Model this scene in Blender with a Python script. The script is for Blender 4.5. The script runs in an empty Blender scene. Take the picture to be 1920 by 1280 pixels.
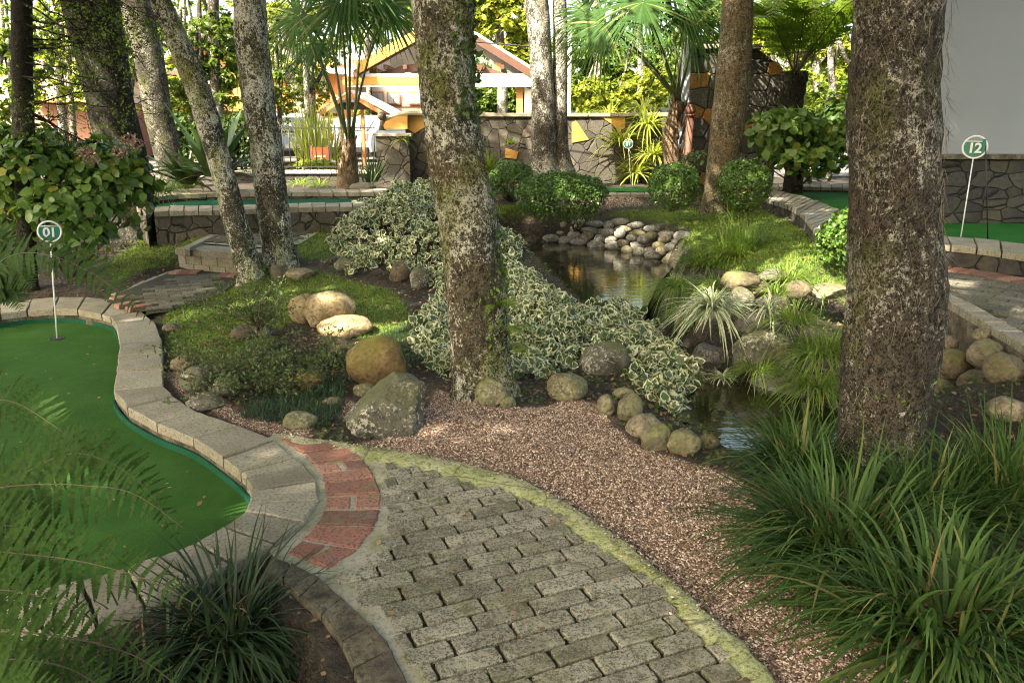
import bpy, bmesh, math, random
import numpy as np
from mathutils import Vector, Matrix
R = math.radians
rng = np.random.default_rng(7)
random.seed(7)
SC = bpy.context.scene
COL = SC.collection

# ------------------------------------------------------------------ camera, sky, sun, exposure
PITCH = R(15.2); EYE = 1.55; FPX = 28 / 36 * 1920
cam = bpy.data.cameras.new('camera'); cam.lens = 28; cam.sensor_width = 36
cam.clip_start = 0.02; cam.clip_end = 2000
camo = bpy.data.objects.new('camera', cam); COL.objects.link(camo)
camo.location = (0, 0, EYE); camo.rotation_euler = (math.pi / 2 - PITCH, 0, 0)
SC.camera = camo

SUN = np.array((-0.50, -0.52, 0.69)); SUN /= np.linalg.norm(SUN)      # towards the sun
W = bpy.data.worlds.new('World'); SC.world = W; W.use_nodes = True
nt = W.node_tree; bg = nt.nodes['Background']
sky = nt.nodes.new('ShaderNodeTexSky'); sky.sky_type = 'NISHITA'; sky.sun_disc = False
sky.sun_elevation = math.asin(SUN[2]); sky.sun_rotation = math.atan2(SUN[0], SUN[1])
sky.dust_density = 6.0; sky.air_density = 1.0; sky.ozone_density = 0.3
mixn = nt.nodes.new('ShaderNodeMix'); mixn.data_type = 'RGBA'; mixn.blend_type = 'MULTIPLY'; mixn.inputs[0].default_value = 1; mixn.inputs[7].default_value = (1.04, 1.0, .84, 1)      # hazy, warm sky
nt.links.new(sky.outputs[0], mixn.inputs[6]); nt.links.new(mixn.outputs[2], bg.inputs[0]); bg.inputs[1].default_value = 0.15
sl = bpy.data.lights.new('sun', 'SUN'); sl.energy = 5.0; sl.angle = R(0.6); sl.color = (1, .9, .74)
so = bpy.data.objects.new('sun', sl); COL.objects.link(so)
so.rotation_euler = Vector(-SUN).to_track_quat('-Z', 'Y').to_euler(); so.location = (0, 0, 20)
SC.view_settings.view_transform = 'Standard'; SC.view_settings.look = 'None'
SC.view_settings.exposure = 2.45; SC.view_settings.gamma = 1
SC.render.engine = 'CYCLES'
cy = SC.cycles
cy.max_bounces = 6; cy.diffuse_bounces = 2; cy.glossy_bounces = 3; cy.transmission_bounces = 4; cy.transparent_max_bounces = 8
cy.caustics_reflective = False; cy.caustics_refractive = False
cy.use_denoising = True
try: cy.denoiser = 'OPENIMAGEDENOISE'; cy.denoising_prefilter = 'NONE'; cy.denoising_input_passes = 'RGB_ALBEDO_NORMAL'
except Exception: pass
cy.sample_clamp_indirect = 4; cy.sample_clamp_direct = 20; cy.filter_width = 1.1

# ------------------------------------------------------------------ pixel <-> place (the photograph's own 1920 x 1280 grid)
cP, sP = math.cos(PITCH), math.sin(PITCH)
def ray(u, v):
    x = (u - 960) / FPX; y = -(v - 640) / FPX
    return np.array((x, cP + y * sP, -sP + y * cP))
def P(u, v, z=0.0):
    d = ray(u, v); t = (z - EYE) / d[2]
    return np.array((d[0] * t, d[1] * t, z))
def D(u, v, Y):
    d = ray(u, v); t = Y / d[1]
    return np.array((d[0] * t, Y, EYE + d[2] * t))
def depth(p): return p[1] * cP + (EYE - p[2]) * sP
def sm(a, b, x):
    t = np.clip((np.asarray(x, float) - a) / (b - a), 0, 1); return t * t * (3 - 2 * t)

def sdf(poly, X, Y):
    """signed distance to a polygon, negative inside"""
    poly = np.asarray(poly, float)[:, :2]; X = np.asarray(X, float); Y = np.asarray(Y, float)
    dmin = np.full(X.shape, 1e9); ins = np.zeros(X.shape, bool)
    n = len(poly)
    for i in range(n):
        ax, ay = poly[i]; bx, by = poly[(i + 1) % n]
        ex, ey = bx - ax, by - ay; wx, wy = X - ax, Y - ay
        t = np.clip((wx * ex + wy * ey) / (ex * ex + ey * ey + 1e-12), 0, 1)
        dmin = np.minimum(dmin, (wx - ex * t) ** 2 + (wy - ey * t) ** 2)
        c = ((ay > Y) != (by > Y))
        with np.errstate(divide='ignore', invalid='ignore'):
            xx = ex * (Y - ay) / (ey if abs(ey) > 1e-12 else 1e-12) + ax
        ins ^= c & (X < xx)
    d = np.sqrt(dmin); return np.where(ins, -d, d)

# value noise
def _h(ix, iy, iz, s):
    n = (ix * 374761393 + iy * 668265263 + iz * 2147483647 + s * 1274126177) & 0xffffffff
    n = ((n ^ (n >> 13)) * 1274126177) & 0xffffffff
    return ((n ^ (n >> 16)) & 0xffff) / 65535.0
def vnoise(p, s=0):
    p = np.asarray(p, float); i = np.floor(p).astype(np.int64); f = p - i; f = f * f * (3 - 2 * f)
    r = 0
    for dx in (0, 1):
        for dy in (0, 1):
            for dz in (0, 1):
                w = (f[:, 0] if dx else 1 - f[:, 0]) * (f[:, 1] if dy else 1 - f[:, 1]) * (f[:, 2] if dz else 1 - f[:, 2])
                r = r + w * _h(i[:, 0] + dx, i[:, 1] + dy, i[:, 2] + dz, s)
    return r * 2 - 1
def fbm(p, s=0, o=3):
    r = 0; a = 1
    for k in range(o): r = r + a * vnoise(np.asarray(p) * 2 ** k + 17.3 * k, s + k); a *= .5
    return r

# ------------------------------------------------------------------ the lie of the land
def PP(px, z): return np.array([P(u, v, z)[:2] for u, v in px])
WATER_Z = -0.08
pond = PP([(965,458),(1090,460),(1150,464),(1211,482),(1262,502),(1232,540),(1232,600),(1290,650),(1370,700),(1480,735),(1570,765),(1640,800),
           (1600,850),(1500,868),(1400,850),(1325,810),(1262,755),(1225,690),(1165,620),(1080,550),(1000,500)], WATER_Z)
CO = [(-60,574),(0,567),(60,560),(110,556),(160,556),(215,562),(262,578),(290,602),(304,637),(306,660),(307,690),(308,721),(328,742),(373,771),(450,795),(515,822),(556,857),(571,870),(595,900),(598,937),(571,978),(517,1018),(437,1055),(365,1090),(270,1130),(180,1160),(80,1178),(-40,1200)]
CI = [(-60,598),(0,588),(50,582),(100,579),(145,580),(190,589),(207,594),(216,607),(223,643),(220,667),(217,695),(211,731),(238,763),(292,793),(361,820),(416,857),(450,884),(460,895),(469,919),(465,942),(458,957),(418,986),(364,1016),(299,1041),(235,1060),(150,1085),(60,1105),(-40,1118)]
cop_o, cop_i = PP(CO, .018), PP(CI, .018)
green1 = np.vstack([cop_i, [[-5.5, cop_i[-1][1] - .1], [-5.5, cop_i[0][1]]]])
green1_out = np.vstack([cop_o, [[-5.6, cop_o[-1][1] - .1], [-5.6, cop_o[0][1]]]])
path = PP([(520,815),(600,825),(700,838),(800,855),(880,872),(950,890),(1010,915),(1080,955),(1150,1000),(1230,1065),(1300,1125),(1380,1195),(1460,1280),(1560,1400),
           (860,1400),(765,1280),(735,1215),(700,1170),(640,1118),(600,1080),(520,1040),(571,978),(598,937),(595,900),(571,870),(556,857)], 0)
bed = PP([(500,1050),(555,1100),(600,1140),(640,1200),(668,1280),(690,1400),(-200,1400),(-200,1200),(80,1180),(180,1162),(270,1132),(365,1092),(437,1057)], 0)
K12O = [(1432,372),(1470,383),(1500,398),(1520,420),(1538,440),(1565,452),(1620,452),(1690,452),(1755,458),(1838,466),(1920,478),(2010,492),(2120,512)]
K12I = [(1450,356),(1500,366),(1545,381),(1583,398),(1610,418),(1635,430),(1665,436),(1710,438),(1760,441),(1845,448),(1930,458),(2020,470),(2130,486)]
k12o, k12i = PP(K12O, .58), PP(K12I, .58)
ter12 = np.vstack([k12o, [[9, 4.6], [12, 9], [6, 12.5], [3.9, 13.2]]])
rpath = np.vstack([PP([(1760,556),(1800,578),(1850,606),(1920,648),(2000,700)], .4), [[4.6, 3.2], [8, 3.4], [8, 5.0]], k12o[::-1][:6] - [0, .02]])
BUMPS = [(P(735,470,.2)[:2], .26, .9), (P(1425,600,.1)[:2], .30, .42), (P(1500,560,.1)[:2], .22, .5), (P(1390,470,.1)[:2], .12, .6), (P(610,600,0)[:2], .06, .5), (P(1905,735,.25)[:2], .30, .42)]
upperP = PP([(335,468),(352,482),(450,486),(560,455),(600,432),(608,415),(590,404),(490,406),(440,422),(380,445)], .29)
landP = PP([(455,512),(328,506),(240,545),(205,562),(262,584),(330,578),(405,555)], .05)
def H(X, Y):
    X = np.asarray(X, float); Y = np.asarray(Y, float)
    z = .4 * sm(6, 13, Y)
    for (c, h, r) in BUMPS: z = z + h * np.exp(-((X - c[0]) ** 2 + (Y - c[1]) ** 2) / (2 * r * r) * 2)
    p3 = np.stack([X.ravel() * 1.3, Y.ravel() * 1.3, np.zeros(X.size)], 1)
    z = z + (.018 * fbm(p3, 3, 3) + .010 * fbm(p3 * 7, 13, 2)).reshape(X.shape) * (Y < 30)
    dt_ = sdf(ter12, X, Y); k_ = (1 - sm(.05, 1.1, dt_)) * sm(6.2, 6.9, Y) * (X > 0) * (Y < 12.5); z = z + (np.maximum(z, .43) - z) * k_
    for pl_, zz_ in ((upperP, .265), (landP, .02)): d = sdf(pl_, X, Y); z = np.where(d < .35, zz_ + (z - zz_) * sm(.05, .35, d), z)
    d = sdf(pond, X, Y); z = np.where(d < .65, -.42 + (z + .42) * np.where(Y > 9.6, sm(-.12, .62, d), sm(-.12, .18, d)), z)
    d = sdf(path, X, Y); z = np.where(d < .3, -.035 + (z + .035) * sm(0.0, .3, d), z)
    d = sdf(green1_out, X, Y); z = np.where(d < .3, -.035 + (z + .035) * sm(0.0, .3, d), z)
    z = np.where(d < -.07, -.2, z)
    d = sdf(bed, X, Y); z = np.where(d < -.08, -.22, z)
    d = sdf(rpath, X, Y); z = np.where(d < -.06, .34, z)
    d = sdf(ter12, X, Y); z = np.where(d < -.07, .43, z)
    return z
def h1(x, y): return float(H(np.array([x]), np.array([y]))[0])
def G(u, v):
    """the point of the ground seen at a pixel"""
    d = ray(u, v); t = np.arange(1.2, 60, .03); 
    if v < 420: t = np.arange(6, 60, .05)
    pts = d[None] * t[:, None]; z = EYE + pts[:, 2]; hh = H(pts[:, 0], pts[:, 1])
    k = np.argmax(z < hh)
    if not (z < hh).any(): k = len(t) - 1
    return np.array((pts[k, 0], pts[k, 1], float(hh[k])))
def GG(px): return np.array([G(u, v)[:2] for u, v in px])

# ------------------------------------------------------------------ things, parts
def thing(name, label, cat, loc=(0, 0, 0), group=None, kind=None):
    o = bpy.data.objects.new(name, None); COL.objects.link(o); o.location = tuple(float(a) for a in loc)
    o.empty_display_size = .1; tag(o, label, cat, group, kind); return o
def tag(o, label=None, cat=None, group=None, kind=None):
    if label: o['label'] = label
    if cat: o['category'] = cat
    if group: o['group'] = group
    if kind: o['kind'] = kind
    return o
def origin(p):
    v = np.zeros(3)
    while p is not None: v += np.array(p.location); p = p.parent
    return v
def mk(name, V, F, m, parent=None, loc=None, attr=None, smooth=True, mi=None):
    """one mesh object from numpy arrays; F: one (M,k) array or a list of them; V in world space"""
    V = np.asarray(V, np.float64).reshape(-1, 3)
    org = origin(parent) if parent is not None else (np.array(loc, float) if loc is not None else np.zeros(3))
    Fs = F if isinstance(F, (list, tuple)) else [F]
    Fs = [np.asarray(f, np.int32) for f in Fs if len(f)]
    me = bpy.data.meshes.new(name)
    me.vertices.add(len(V)); me.vertices.foreach_set('co', (V - org).astype(np.float32).ravel())
    li = np.concatenate([f.ravel() for f in Fs]); tot = np.concatenate([np.full(len(f), f.shape[1], np.int32) for f in Fs])
    st = np.concatenate([[0], np.cumsum(tot)[:-1]]).astype(np.int32)
    me.loops.add(len(li)); me.loops.foreach_set('vertex_index', li)
    me.polygons.add(len(tot)); me.polygons.foreach_set('loop_start', st); me.polygons.foreach_set('loop_total', tot)
    me.polygons.foreach_set('use_smooth', np.full(len(tot), bool(smooth)))
    ms = m if isinstance(m, (list, tuple)) else [m]
    for q in ms: me.materials.append(q)
    if mi is not None: me.polygons.foreach_set('material_index', np.asarray(mi, np.int32))
    if attr:
        for k, a in attr.items():
            at = me.attributes.new(k, 'FLOAT', 'POINT'); at.data.foreach_set('value', np.asarray(a, np.float32).ravel())
    me.update(calc_edges=True); me.validate()
    o = bpy.data.objects.new(name, me); COL.objects.link(o)
    if parent is not None: o.parent = parent
    else: o.location = tuple(org)
    return o
class MB:
    """collects pieces of one mesh"""
    def __init__(s): s.V = []; s.F = {}; s.n = 0; s.A = []
    def add(s, V, F, a=None):
        V = np.asarray(V, float).reshape(-1, 3)
        for f in (F if isinstance(F, list) else [F]):
            f = np.asarray(f, np.int64)
            if len(f): s.F.setdefault(f.shape[1], []).append(f + s.n)
        s.V.append(V); s.A.append(np.zeros(len(V)) if a is None else np.asarray(a, float)); s.n += len(V); return s
    def box(s, x0, x1, y0, y1, z0, z1):
        V = [(x, y, z) for x in (x0, x1) for y in (y0, y1) for z in (z0, z1)]
        s.add(V, np.array([(0,1,3,2),(4,6,7,5),(0,4,5,1),(2,3,7,6),(0,2,6,4),(1,5,7,3)])); return s
    def prism(s, pts, z0, z1, bev=0.0, tilt=(0, 0)):
        pts = np.asarray(pts, float); n = len(pts)
        a = pts[:, 0]; b = pts[:, 1]
        if np.sum(a * np.roll(b, -1) - b * np.roll(a, -1)) < 0: pts = pts[::-1]
        c = pts.mean(0)
        tz = lambda q: (q - c) @ np.array(tilt)
        zb = np.full(n, z0)
        rings = [np.c_[pts, zb]]
        if bev > 0:
            rings.append(np.c_[pts, z1 - bev + tz(pts)])
            e = pts - c; L = np.linalg.norm(e, axis=1, keepdims=True); q = pts - e / np.maximum(L, 1e-6) * bev * 1.2
            rings.append(np.c_[q, z1 + tz(q)])
        else: rings.append(np.c_[pts, z1 + tz(pts)])
        V = np.vstack(rings); Fq = []
        for r in range(len(rings) - 1):
            for i in range(n): j = (i + 1) % n; Fq.append((r * n + i, r * n + j, (r + 1) * n + j, (r + 1) * n + i))
        top = len(rings) - 1
        s.add(V, [np.array(Fq), np.array([[top * n + i for i in range(n)]]), np.array([[i for i in range(n)][::-1]])]); return s
    def tube(s, pts, rad, n=8, cap=True):
        V, F = tube(pts, rad, n); s.add(V, F)
        return s
    def build(s, name, m, parent=None, smooth=False, attr=None, loc=None, **k):
        return mk(name, np.vstack(s.V), [np.vstack(f) for f in s.F.values()], m, parent, loc=loc, smooth=smooth, attr={attr: np.concatenate(s.A)} if attr else None, **k)

def spline(pts, n):
    """Catmull-Rom through rows of pts (any number of columns)"""
    pts = np.asarray(pts, float); m = len(pts)
    if m == 2: t = np.linspace(0, 1, n)[:, None]; return pts[0] * (1 - t) + pts[1] * t
    k = np.r_[0, np.cumsum(np.linalg.norm(np.diff(pts[:, :3], axis=0), axis=1) + 1e-9)]
    sl_ = np.diff(pts, axis=0) / np.diff(k)[:, None]; h = np.diff(k)
    T_ = np.vstack([sl_[:1], (sl_[:-1] * h[1:, None] + sl_[1:] * h[:-1, None]) / (h[1:] + h[:-1])[:, None], sl_[-1:]])
    t = np.linspace(0, k[-1] * (1 - 1e-9), n); i = np.clip(np.searchsorted(k, t, 'right') - 1, 0, m - 2); H_ = h[i][:, None]; f = ((t - k[i])[:, None]) / H_
    return pts[i] * (2 * f ** 3 - 3 * f ** 2 + 1) + T_[i] * H_ * (f ** 3 - 2 * f ** 2 + f) + pts[i + 1] * (3 * f ** 2 - 2 * f ** 3) + T_[i + 1] * H_ * (f ** 3 - f ** 2)
def tube(pts, rad, n=8, frame_up=None, shape=None):
    pts = np.asarray(pts, float); m = len(pts); rad = np.broadcast_to(rad, (m,)) if np.ndim(rad) < 2 else rad
    T = np.gradient(pts, axis=0); T /= np.linalg.norm(T, axis=1, keepdims=True) + 1e-12
    ref = np.array((0, 1., 0)) if abs(T[0][1]) < .8 else np.array((1., 0, 0))
    A = np.cross(T, ref); A /= np.linalg.norm(A, axis=1, keepdims=True); B = np.cross(A, T)
    th = np.linspace(0, 2 * math.pi, n, endpoint=False)
    ct, st = np.cos(th), np.sin(th)
    r = rad[:, None] if rad.ndim == 1 else rad
    V = pts[:, None] + A[:, None] * (ct[None] * r)[..., None] + B[:, None] * (st[None] * r)[..., None]
    V = V.reshape(-1, 3)
    i = np.arange(m - 1)[:, None] * n; k = np.arange(n)[None]; k2 = (k + 1) % n
    Fq = np.stack([i + k, i + k2, i + n + k2, i + n + k], -1).reshape(-1, 4)
    c0 = len(V); V = np.vstack([V, pts[0], pts[-1]])
    kk = np.arange(n); Ft = np.vstack([np.stack([(kk + 1) % n, kk, np.full(n, c0)], 1), np.stack([(m - 1) * n + kk, (m - 1) * n + (kk + 1) % n, np.full(n, c0 + 1)], 1)])
    return V, [Fq, Ft]

# leaves: flat templates, stem at the origin, growing along +Y, face up
def tmpl_diamond(w=.3, fold=.06):
    V = np.array([(0,0,0),(w,.45,fold),(0,1,-.04),(-w,.45,fold)]); return V, np.array([(0,1,2),(0,2,3)]), np.array([1,1,1,1.])
def tmpl_leaf(w=.28):
    V = np.array([(0,0,0),(w,.32,.06),(w*.85,.66,.03),(0,1,-.08),(-w*.85,.66,.03),(-w,.32,.06),(0,.33,0),(0,.68,-.01)])
    F = np.array([(0,1,6),(0,6,5),(1,2,7),(1,7,6),(6,7,4),(6,4,5),(2,3,7),(7,3,4)]); return V, F, np.array([1,1,1,1,1,1,0,0.])
def tmpl_heart(w=.5):
    out = [(0,.06),(.3*w,-.06),(.75*w,.02),(w,.28),(.86*w,.58),(.45*w,.84),(0,1.05),(-.45*w,.84),(-.86*w,.58),(-w,.28),(-.75*w,.02),(-.3*w,-.06)]
    out = np.array(out); c = np.array((0, .42)); inn = c + (out - c) * .62
    z = .05 * np.cos(np.arange(12) * 2.1) + .05
    V = np.vstack([np.c_[out, z - .06 * (out[:, 1] > .9)], np.c_[inn, np.full(12, .03)], [(c[0], c[1], -.02)]])
    F = []
    for i in range(12):
        j = (i + 1) % 12; F += [(i, j, 12 + j), (i, 12 + j, 12 + i), (12 + i, 12 + j, 24)]
    return V, np.array(F), np.r_[np.ones(12), np.full(12, .35), 0]
def frames(nrm, yaw):
    """rotation matrices: local z = nrm, turned by yaw"""
    nrm = nrm / (np.linalg.norm(nrm, axis=1, keepdims=True) + 1e-9)
    ref = np.where(np.abs(nrm[:, 2:3]) > .95, np.array([[1., 0, 0]]), np.array([[0, 0, 1.]]))
    a = np.cross(ref, nrm); a /= np.linalg.norm(a, axis=1, keepdims=True) + 1e-9; b = np.cross(nrm, a)
    c, s = np.cos(yaw)[:, None], np.sin(yaw)[:, None]
    x = a * c + b * s; y = -a * s + b * c
    return np.stack([x, y, nrm], -1)
def frames_dir(d, up):
    """local y = d, local z near up"""
    d = d / (np.linalg.norm(d, axis=1, keepdims=True) + 1e-9); x = np.cross(d, up); x /= np.linalg.norm(x, axis=1, keepdims=True) + 1e-9
    return np.stack([x, d, np.cross(x, d)], -1)
def scatter(T, pos, Rm, S):
    V, F, A = T; N = len(pos); S = np.asarray(S, float); S = S[:, None] if S.ndim == 1 else S
    loc = V[None] * S[:, None, :]
    out = np.einsum('nij,nkj->nki', Rm, loc) + pos[:, None]
    Fo = (F[None] + (np.arange(N) * len(V))[:, None, None]).reshape(-1, F.shape[1])
    return out.reshape(-1, 3), Fo, np.tile(A, N)
def leafmesh(name, T, pos, nrm, size, m, parent, yaw=None, jit=.5, loc=None, rr=None, avar=0):
    rr = rr or rng
    N = len(pos); n = nrm / (np.linalg.norm(nrm, axis=1, keepdims=True) + 1e-9) + rr.normal(0, jit, (N, 3)); y = rr.uniform(0, 6.28, N) if yaw is None else yaw
    V, F, A = scatter(T, np.asarray(pos), frames(n, y), size)
    if avar: A = A + rr.normal(0, avar, len(A)) * (A > .2)
    return mk(name, V, F, m, parent, loc=loc, attr={'edge': A})
def ribbons(base, d, L, w, droop, seg=6, side=None, tip=1.6, fold=.25, curl=None):
    """bent tapering blades; base, d (N,3); L, w, droop (N,)"""
    N = len(base); s = np.linspace(0, 1, seg + 1); L = np.broadcast_to(L, N); w = np.broadcast_to(w, N); droop = np.broadcast_to(droop, N)
    d = d / (np.linalg.norm(d, axis=1, keepdims=True) + 1e-9)
    p = base[:, None] + d[:, None] * (L[:, None] * s)[..., None]
    p[..., 2] -= (droop * L)[:, None] * s ** 2
    if side is None:
        side = np.cross(d, np.array([[0, 0, 1.]])); side /= np.linalg.norm(side, axis=1, keepdims=True) + 1e-9
    if curl is not None: p += side[:, None] * (curl * L)[:, None, None] * (s ** 2)[None, :, None]
    tan = np.gradient(p, axis=1); nr = np.cross(side[:, None] + 0 * tan, tan); nr /= np.linalg.norm(nr, axis=2, keepdims=True) + 1e-9
    ww = w[:, None] * np.clip(np.minimum(.45 + s * 3, 1) * (1 - s ** tip), .02, 1) * .5
    a = p - side[:, None] * ww[..., None] + nr * (ww * fold)[..., None]; b = p; c = p + side[:, None] * ww[..., None] + nr * (ww * fold)[..., None]
    V = np.stack([a, b, c], 2).reshape(-1, 3); n = (seg + 1) * 3
    q = []
    for k in range(seg):
        o = k * 3; q += [(o, o + 1, o + 4, o + 3), (o + 1, o + 2, o + 5, o + 4)]
    F = (np.array(q)[None] + (np.arange(N) * n)[:, None, None]).reshape(-1, 4)
    A = np.tile(np.array([1, 0, 1.]), N * (seg + 1)); return V, F, A
def dirs(az, el): return np.stack([np.cos(az) * np.cos(el), np.sin(az) * np.cos(el), np.sin(el)], -1)
# ------------------------------------------------------------------ materials
class NT:
    def __init__(s, name, disp=False):
        s.m = bpy.data.materials.new(name); s.m.use_nodes = True; s.t = s.m.node_tree; s.t.nodes.clear()
        s.out = s.n('OutputMaterial'); s.b = s.n('BsdfPrincipled'); s.l(s.b.outputs[0], s.out.inputs[0]); s.b.inputs['Roughness'].default_value = .8
        s.tc = s.n('TexCoord'); s.co = s.tc.outputs['Object']
    def n(s, k): return s.t.nodes.new('ShaderNode' + k)
    def l(s, a, b): s.t.links.new(a, b)
    def put(s, sock, x):
        if isinstance(x, (int, float)): sock.default_value = x
        elif isinstance(x, tuple): sock.default_value = (*x, 1) if len(x) == 3 and len(sock.default_value) == 4 else x
        else: s.l(x, sock)
    def noise(s, sc, det=3, ro=.55, co=None, dist=0):
        n = s.n('TexNoise'); s.l(co or s.co, n.inputs['Vector']); n.inputs['Scale'].default_value = sc; n.inputs['Detail'].default_value = det; n.inputs['Roughness'].default_value = ro; n.inputs['Distortion'].default_value = dist; return n.outputs[0]
    def vor(s, sc, feat='F1', out='Distance', co=None, rand=1):
        n = s.n('TexVoronoi'); n.feature = feat; s.l(co or s.co, n.inputs['Vector']); n.inputs['Scale'].default_value = sc; n.inputs['Randomness'].default_value = rand; return n.outputs[out]
    def map(s, scale=(1, 1, 1), co=None, rot=(0, 0, 0)):
        n = s.n('Mapping'); s.l(co or s.co, n.inputs[0]); n.inputs['Scale'].default_value = scale; n.inputs['Rotation'].default_value = rot; return n.outputs[0]
    def ramp(s, f, st, interp='LINEAR'):
        n = s.n('ValToRGB'); n.color_ramp.interpolation = interp; s.l(f, n.inputs[0]); e = n.color_ramp.elements
        while len(e) < len(st): e.new(.5)
        for i, (p, c) in enumerate(st):
            e[i].position = p; e[i].color = (*c, 1) if isinstance(c, tuple) else (c, c, c, 1)
        return n.outputs[0]
    def mix(s, f, a, b, mode='MIX'):
        n = s.n('Mix'); n.data_type = 'RGBA'; n.blend_type = mode; s.put(n.inputs[0], f); s.put(n.inputs[6], a); s.put(n.inputs[7], b); return n.outputs[2]
    def math(s, op, a, b=0.0, clamp=False):
        n = s.n('Math'); n.operation = op; n.use_clamp = clamp; s.put(n.inputs[0], a); s.put(n.inputs[1], b); return n.outputs[0]
    def attr(s, k): n = s.n('Attribute'); n.attribute_name = k; return n.outputs['Fac']
    def isl(s): return s.n('NewGeometry').outputs['Random Per Island']
    def nz(s):
        n = s.n('SeparateXYZ'); s.l(s.n('NewGeometry').outputs['Normal'], n.inputs[0]); return n.outputs['Z']
    def col(s, c): s.put(s.b.inputs['Base Color'], c); return s
    def rough(s, r): s.put(s.b.inputs['Roughness'], r); return s
    def bump(s, h, st=.5, dist=.01):
        n = s.n('Bump'); s.l(h, n.inputs['Height']); n.inputs['Strength'].default_value = st; n.inputs['Distance'].default_value = dist; s.l(n.outputs[0], s.b.inputs['Normal']); return s
def plain(name, c, r=.6, var=.15, sc=8, bump=0, metal=0):
    t = NT(name); n = t.noise(sc, 4)
    t.col(t.mix(t.math('MULTIPLY', n, 1), tuple(x * (1 - var) for x in c), tuple(min(1, x * (1 + var)) for x in c))).rough(r)
    t.b.inputs['Metallic'].default_value = metal
    if bump: t.bump(t.noise(sc * 6, 4), bump, .01)
    return t.m
def leaf(name, c1, c2, c3=None, trans=.35, rough=.5, vein=0.0, spec=.3, edgecol=None, edge0=.5, edge1=.8, thr=None):
    """leaf material: colour drawn per leaf between c1 and c2 (c3 for a rare few)"""
    t = NT(name); r = t.isl()
    st = [(0, c1), (.85, c2)] + ([(.9, c2), (.97, c3)] if c3 else [(1, c2)])
    c = t.ramp(r, st); c = t.mix(.25, c, t.ramp(t.noise(3, 2), [(.3, c1), (.7, c2)]))
    if edgecol:
        e = t.math('ADD', t.attr('edge'), t.math('ADD', t.math('MULTIPLY', t.math('SUBTRACT', t.noise(30, 3), .5), 1.3), t.math('MULTIPLY', t.math('SUBTRACT', t.isl(), .62), .45)))
        c = t.mix(t.ramp(e, [(edge0, 0.0), (edge1, 1.0)]), c, t.mix(t.isl(), edgecol, tuple(x * .72 for x in edgecol)))
    t.col(c).rough(rough); t.b.inputs['Specular IOR Level'].default_value = spec
    if trans:
        tr = t.n('BsdfTranslucent'); t.l(t.mix(.5, c, t.mix(.8, c, (1, 1, .25), 'MULTIPLY')), tr.inputs[0]); mx = t.n('MixShader'); mx.inputs[0].default_value = trans
        t.l(t.b.outputs[0], mx.inputs[1]); t.l(tr.outputs[0], mx.inputs[2]); t.l(mx.outputs[0], t.out.inputs[0])
    return t.m
def bark(name, dark, mid, lich, lamt=.5, moss=(.06,.075,.012), mossamt=.4, sc=1.0, warm=None):
    t = NT(name); co = t.map((1, 1, .8))
    big = t.noise(2.2 * sc, 3, .6, co); n1 = t.noise(16 * sc, 5, .72, co, .4); n2 = t.noise(46 * sc, 4, .75, co, .5)
    c = t.ramp(n1, [(.3, dark), (.68, mid)])
    if warm: c = t.mix(t.ramp(t.noise(5 * sc, 4, .6, co), [(.5, 0.0), (.66, .7)]), c, warm)
    # crusty pale patches at two sizes
    bb_ = t.math('MULTIPLY', t.math('SUBTRACT', big, .5), .55)
    l1 = t.ramp(t.math('ADD', t.noise(38 * sc, 6, .8, co, .3), bb_), [(.62 - .14 * lamt, 0.0), (.66 - .14 * lamt, 1.0)])
    l2 = t.ramp(t.math('ADD', t.noise(11 * sc, 5, .75, co, .6), bb_), [(.66 - .13 * lamt, 0.0), (.69 - .13 * lamt, 1.0)])
    l = t.math('MAXIMUM', t.math('MULTIPLY', l1, .85), l2); l = t.math('MULTIPLY', l, min(1.0, .55 + lamt * .5))
    c = t.mix(l, c, t.mix(t.noise(70 * sc, 2), tuple(x * .62 for x in lich), lich))
    mm = t.ramp(t.noise(3.1 * sc, 4, .6, t.map((1, 1, .5))), [(.62 - .22 * mossamt, 0.0), (.75 - .15 * mossamt, .8)])
    c = t.mix(mm, c, t.mix(n2, tuple(x * .5 for x in moss), tuple(x * 1.5 for x in moss)))
    c = t.mix(t.ramp(t.noise(90 * sc, 3, .7, co), [(.40, .9), (.5, 0.0)]), c, tuple(x * .35 for x in dark))
    c = t.mix(t.ramp(t.noise(20 * sc, 5, .8, t.map((1.3, 1.3, .9))), [(.40, .85), (.47, 0.0)]), c, tuple(x * .5 for x in dark))
    t.col(c).rough(.9); t.b.inputs['Specular IOR Level'].default_value = .2
    t.bump(t.math('ADD', n1, t.math('MULTIPLY', n2, .6)), .9, .02)
    return t.m
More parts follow.
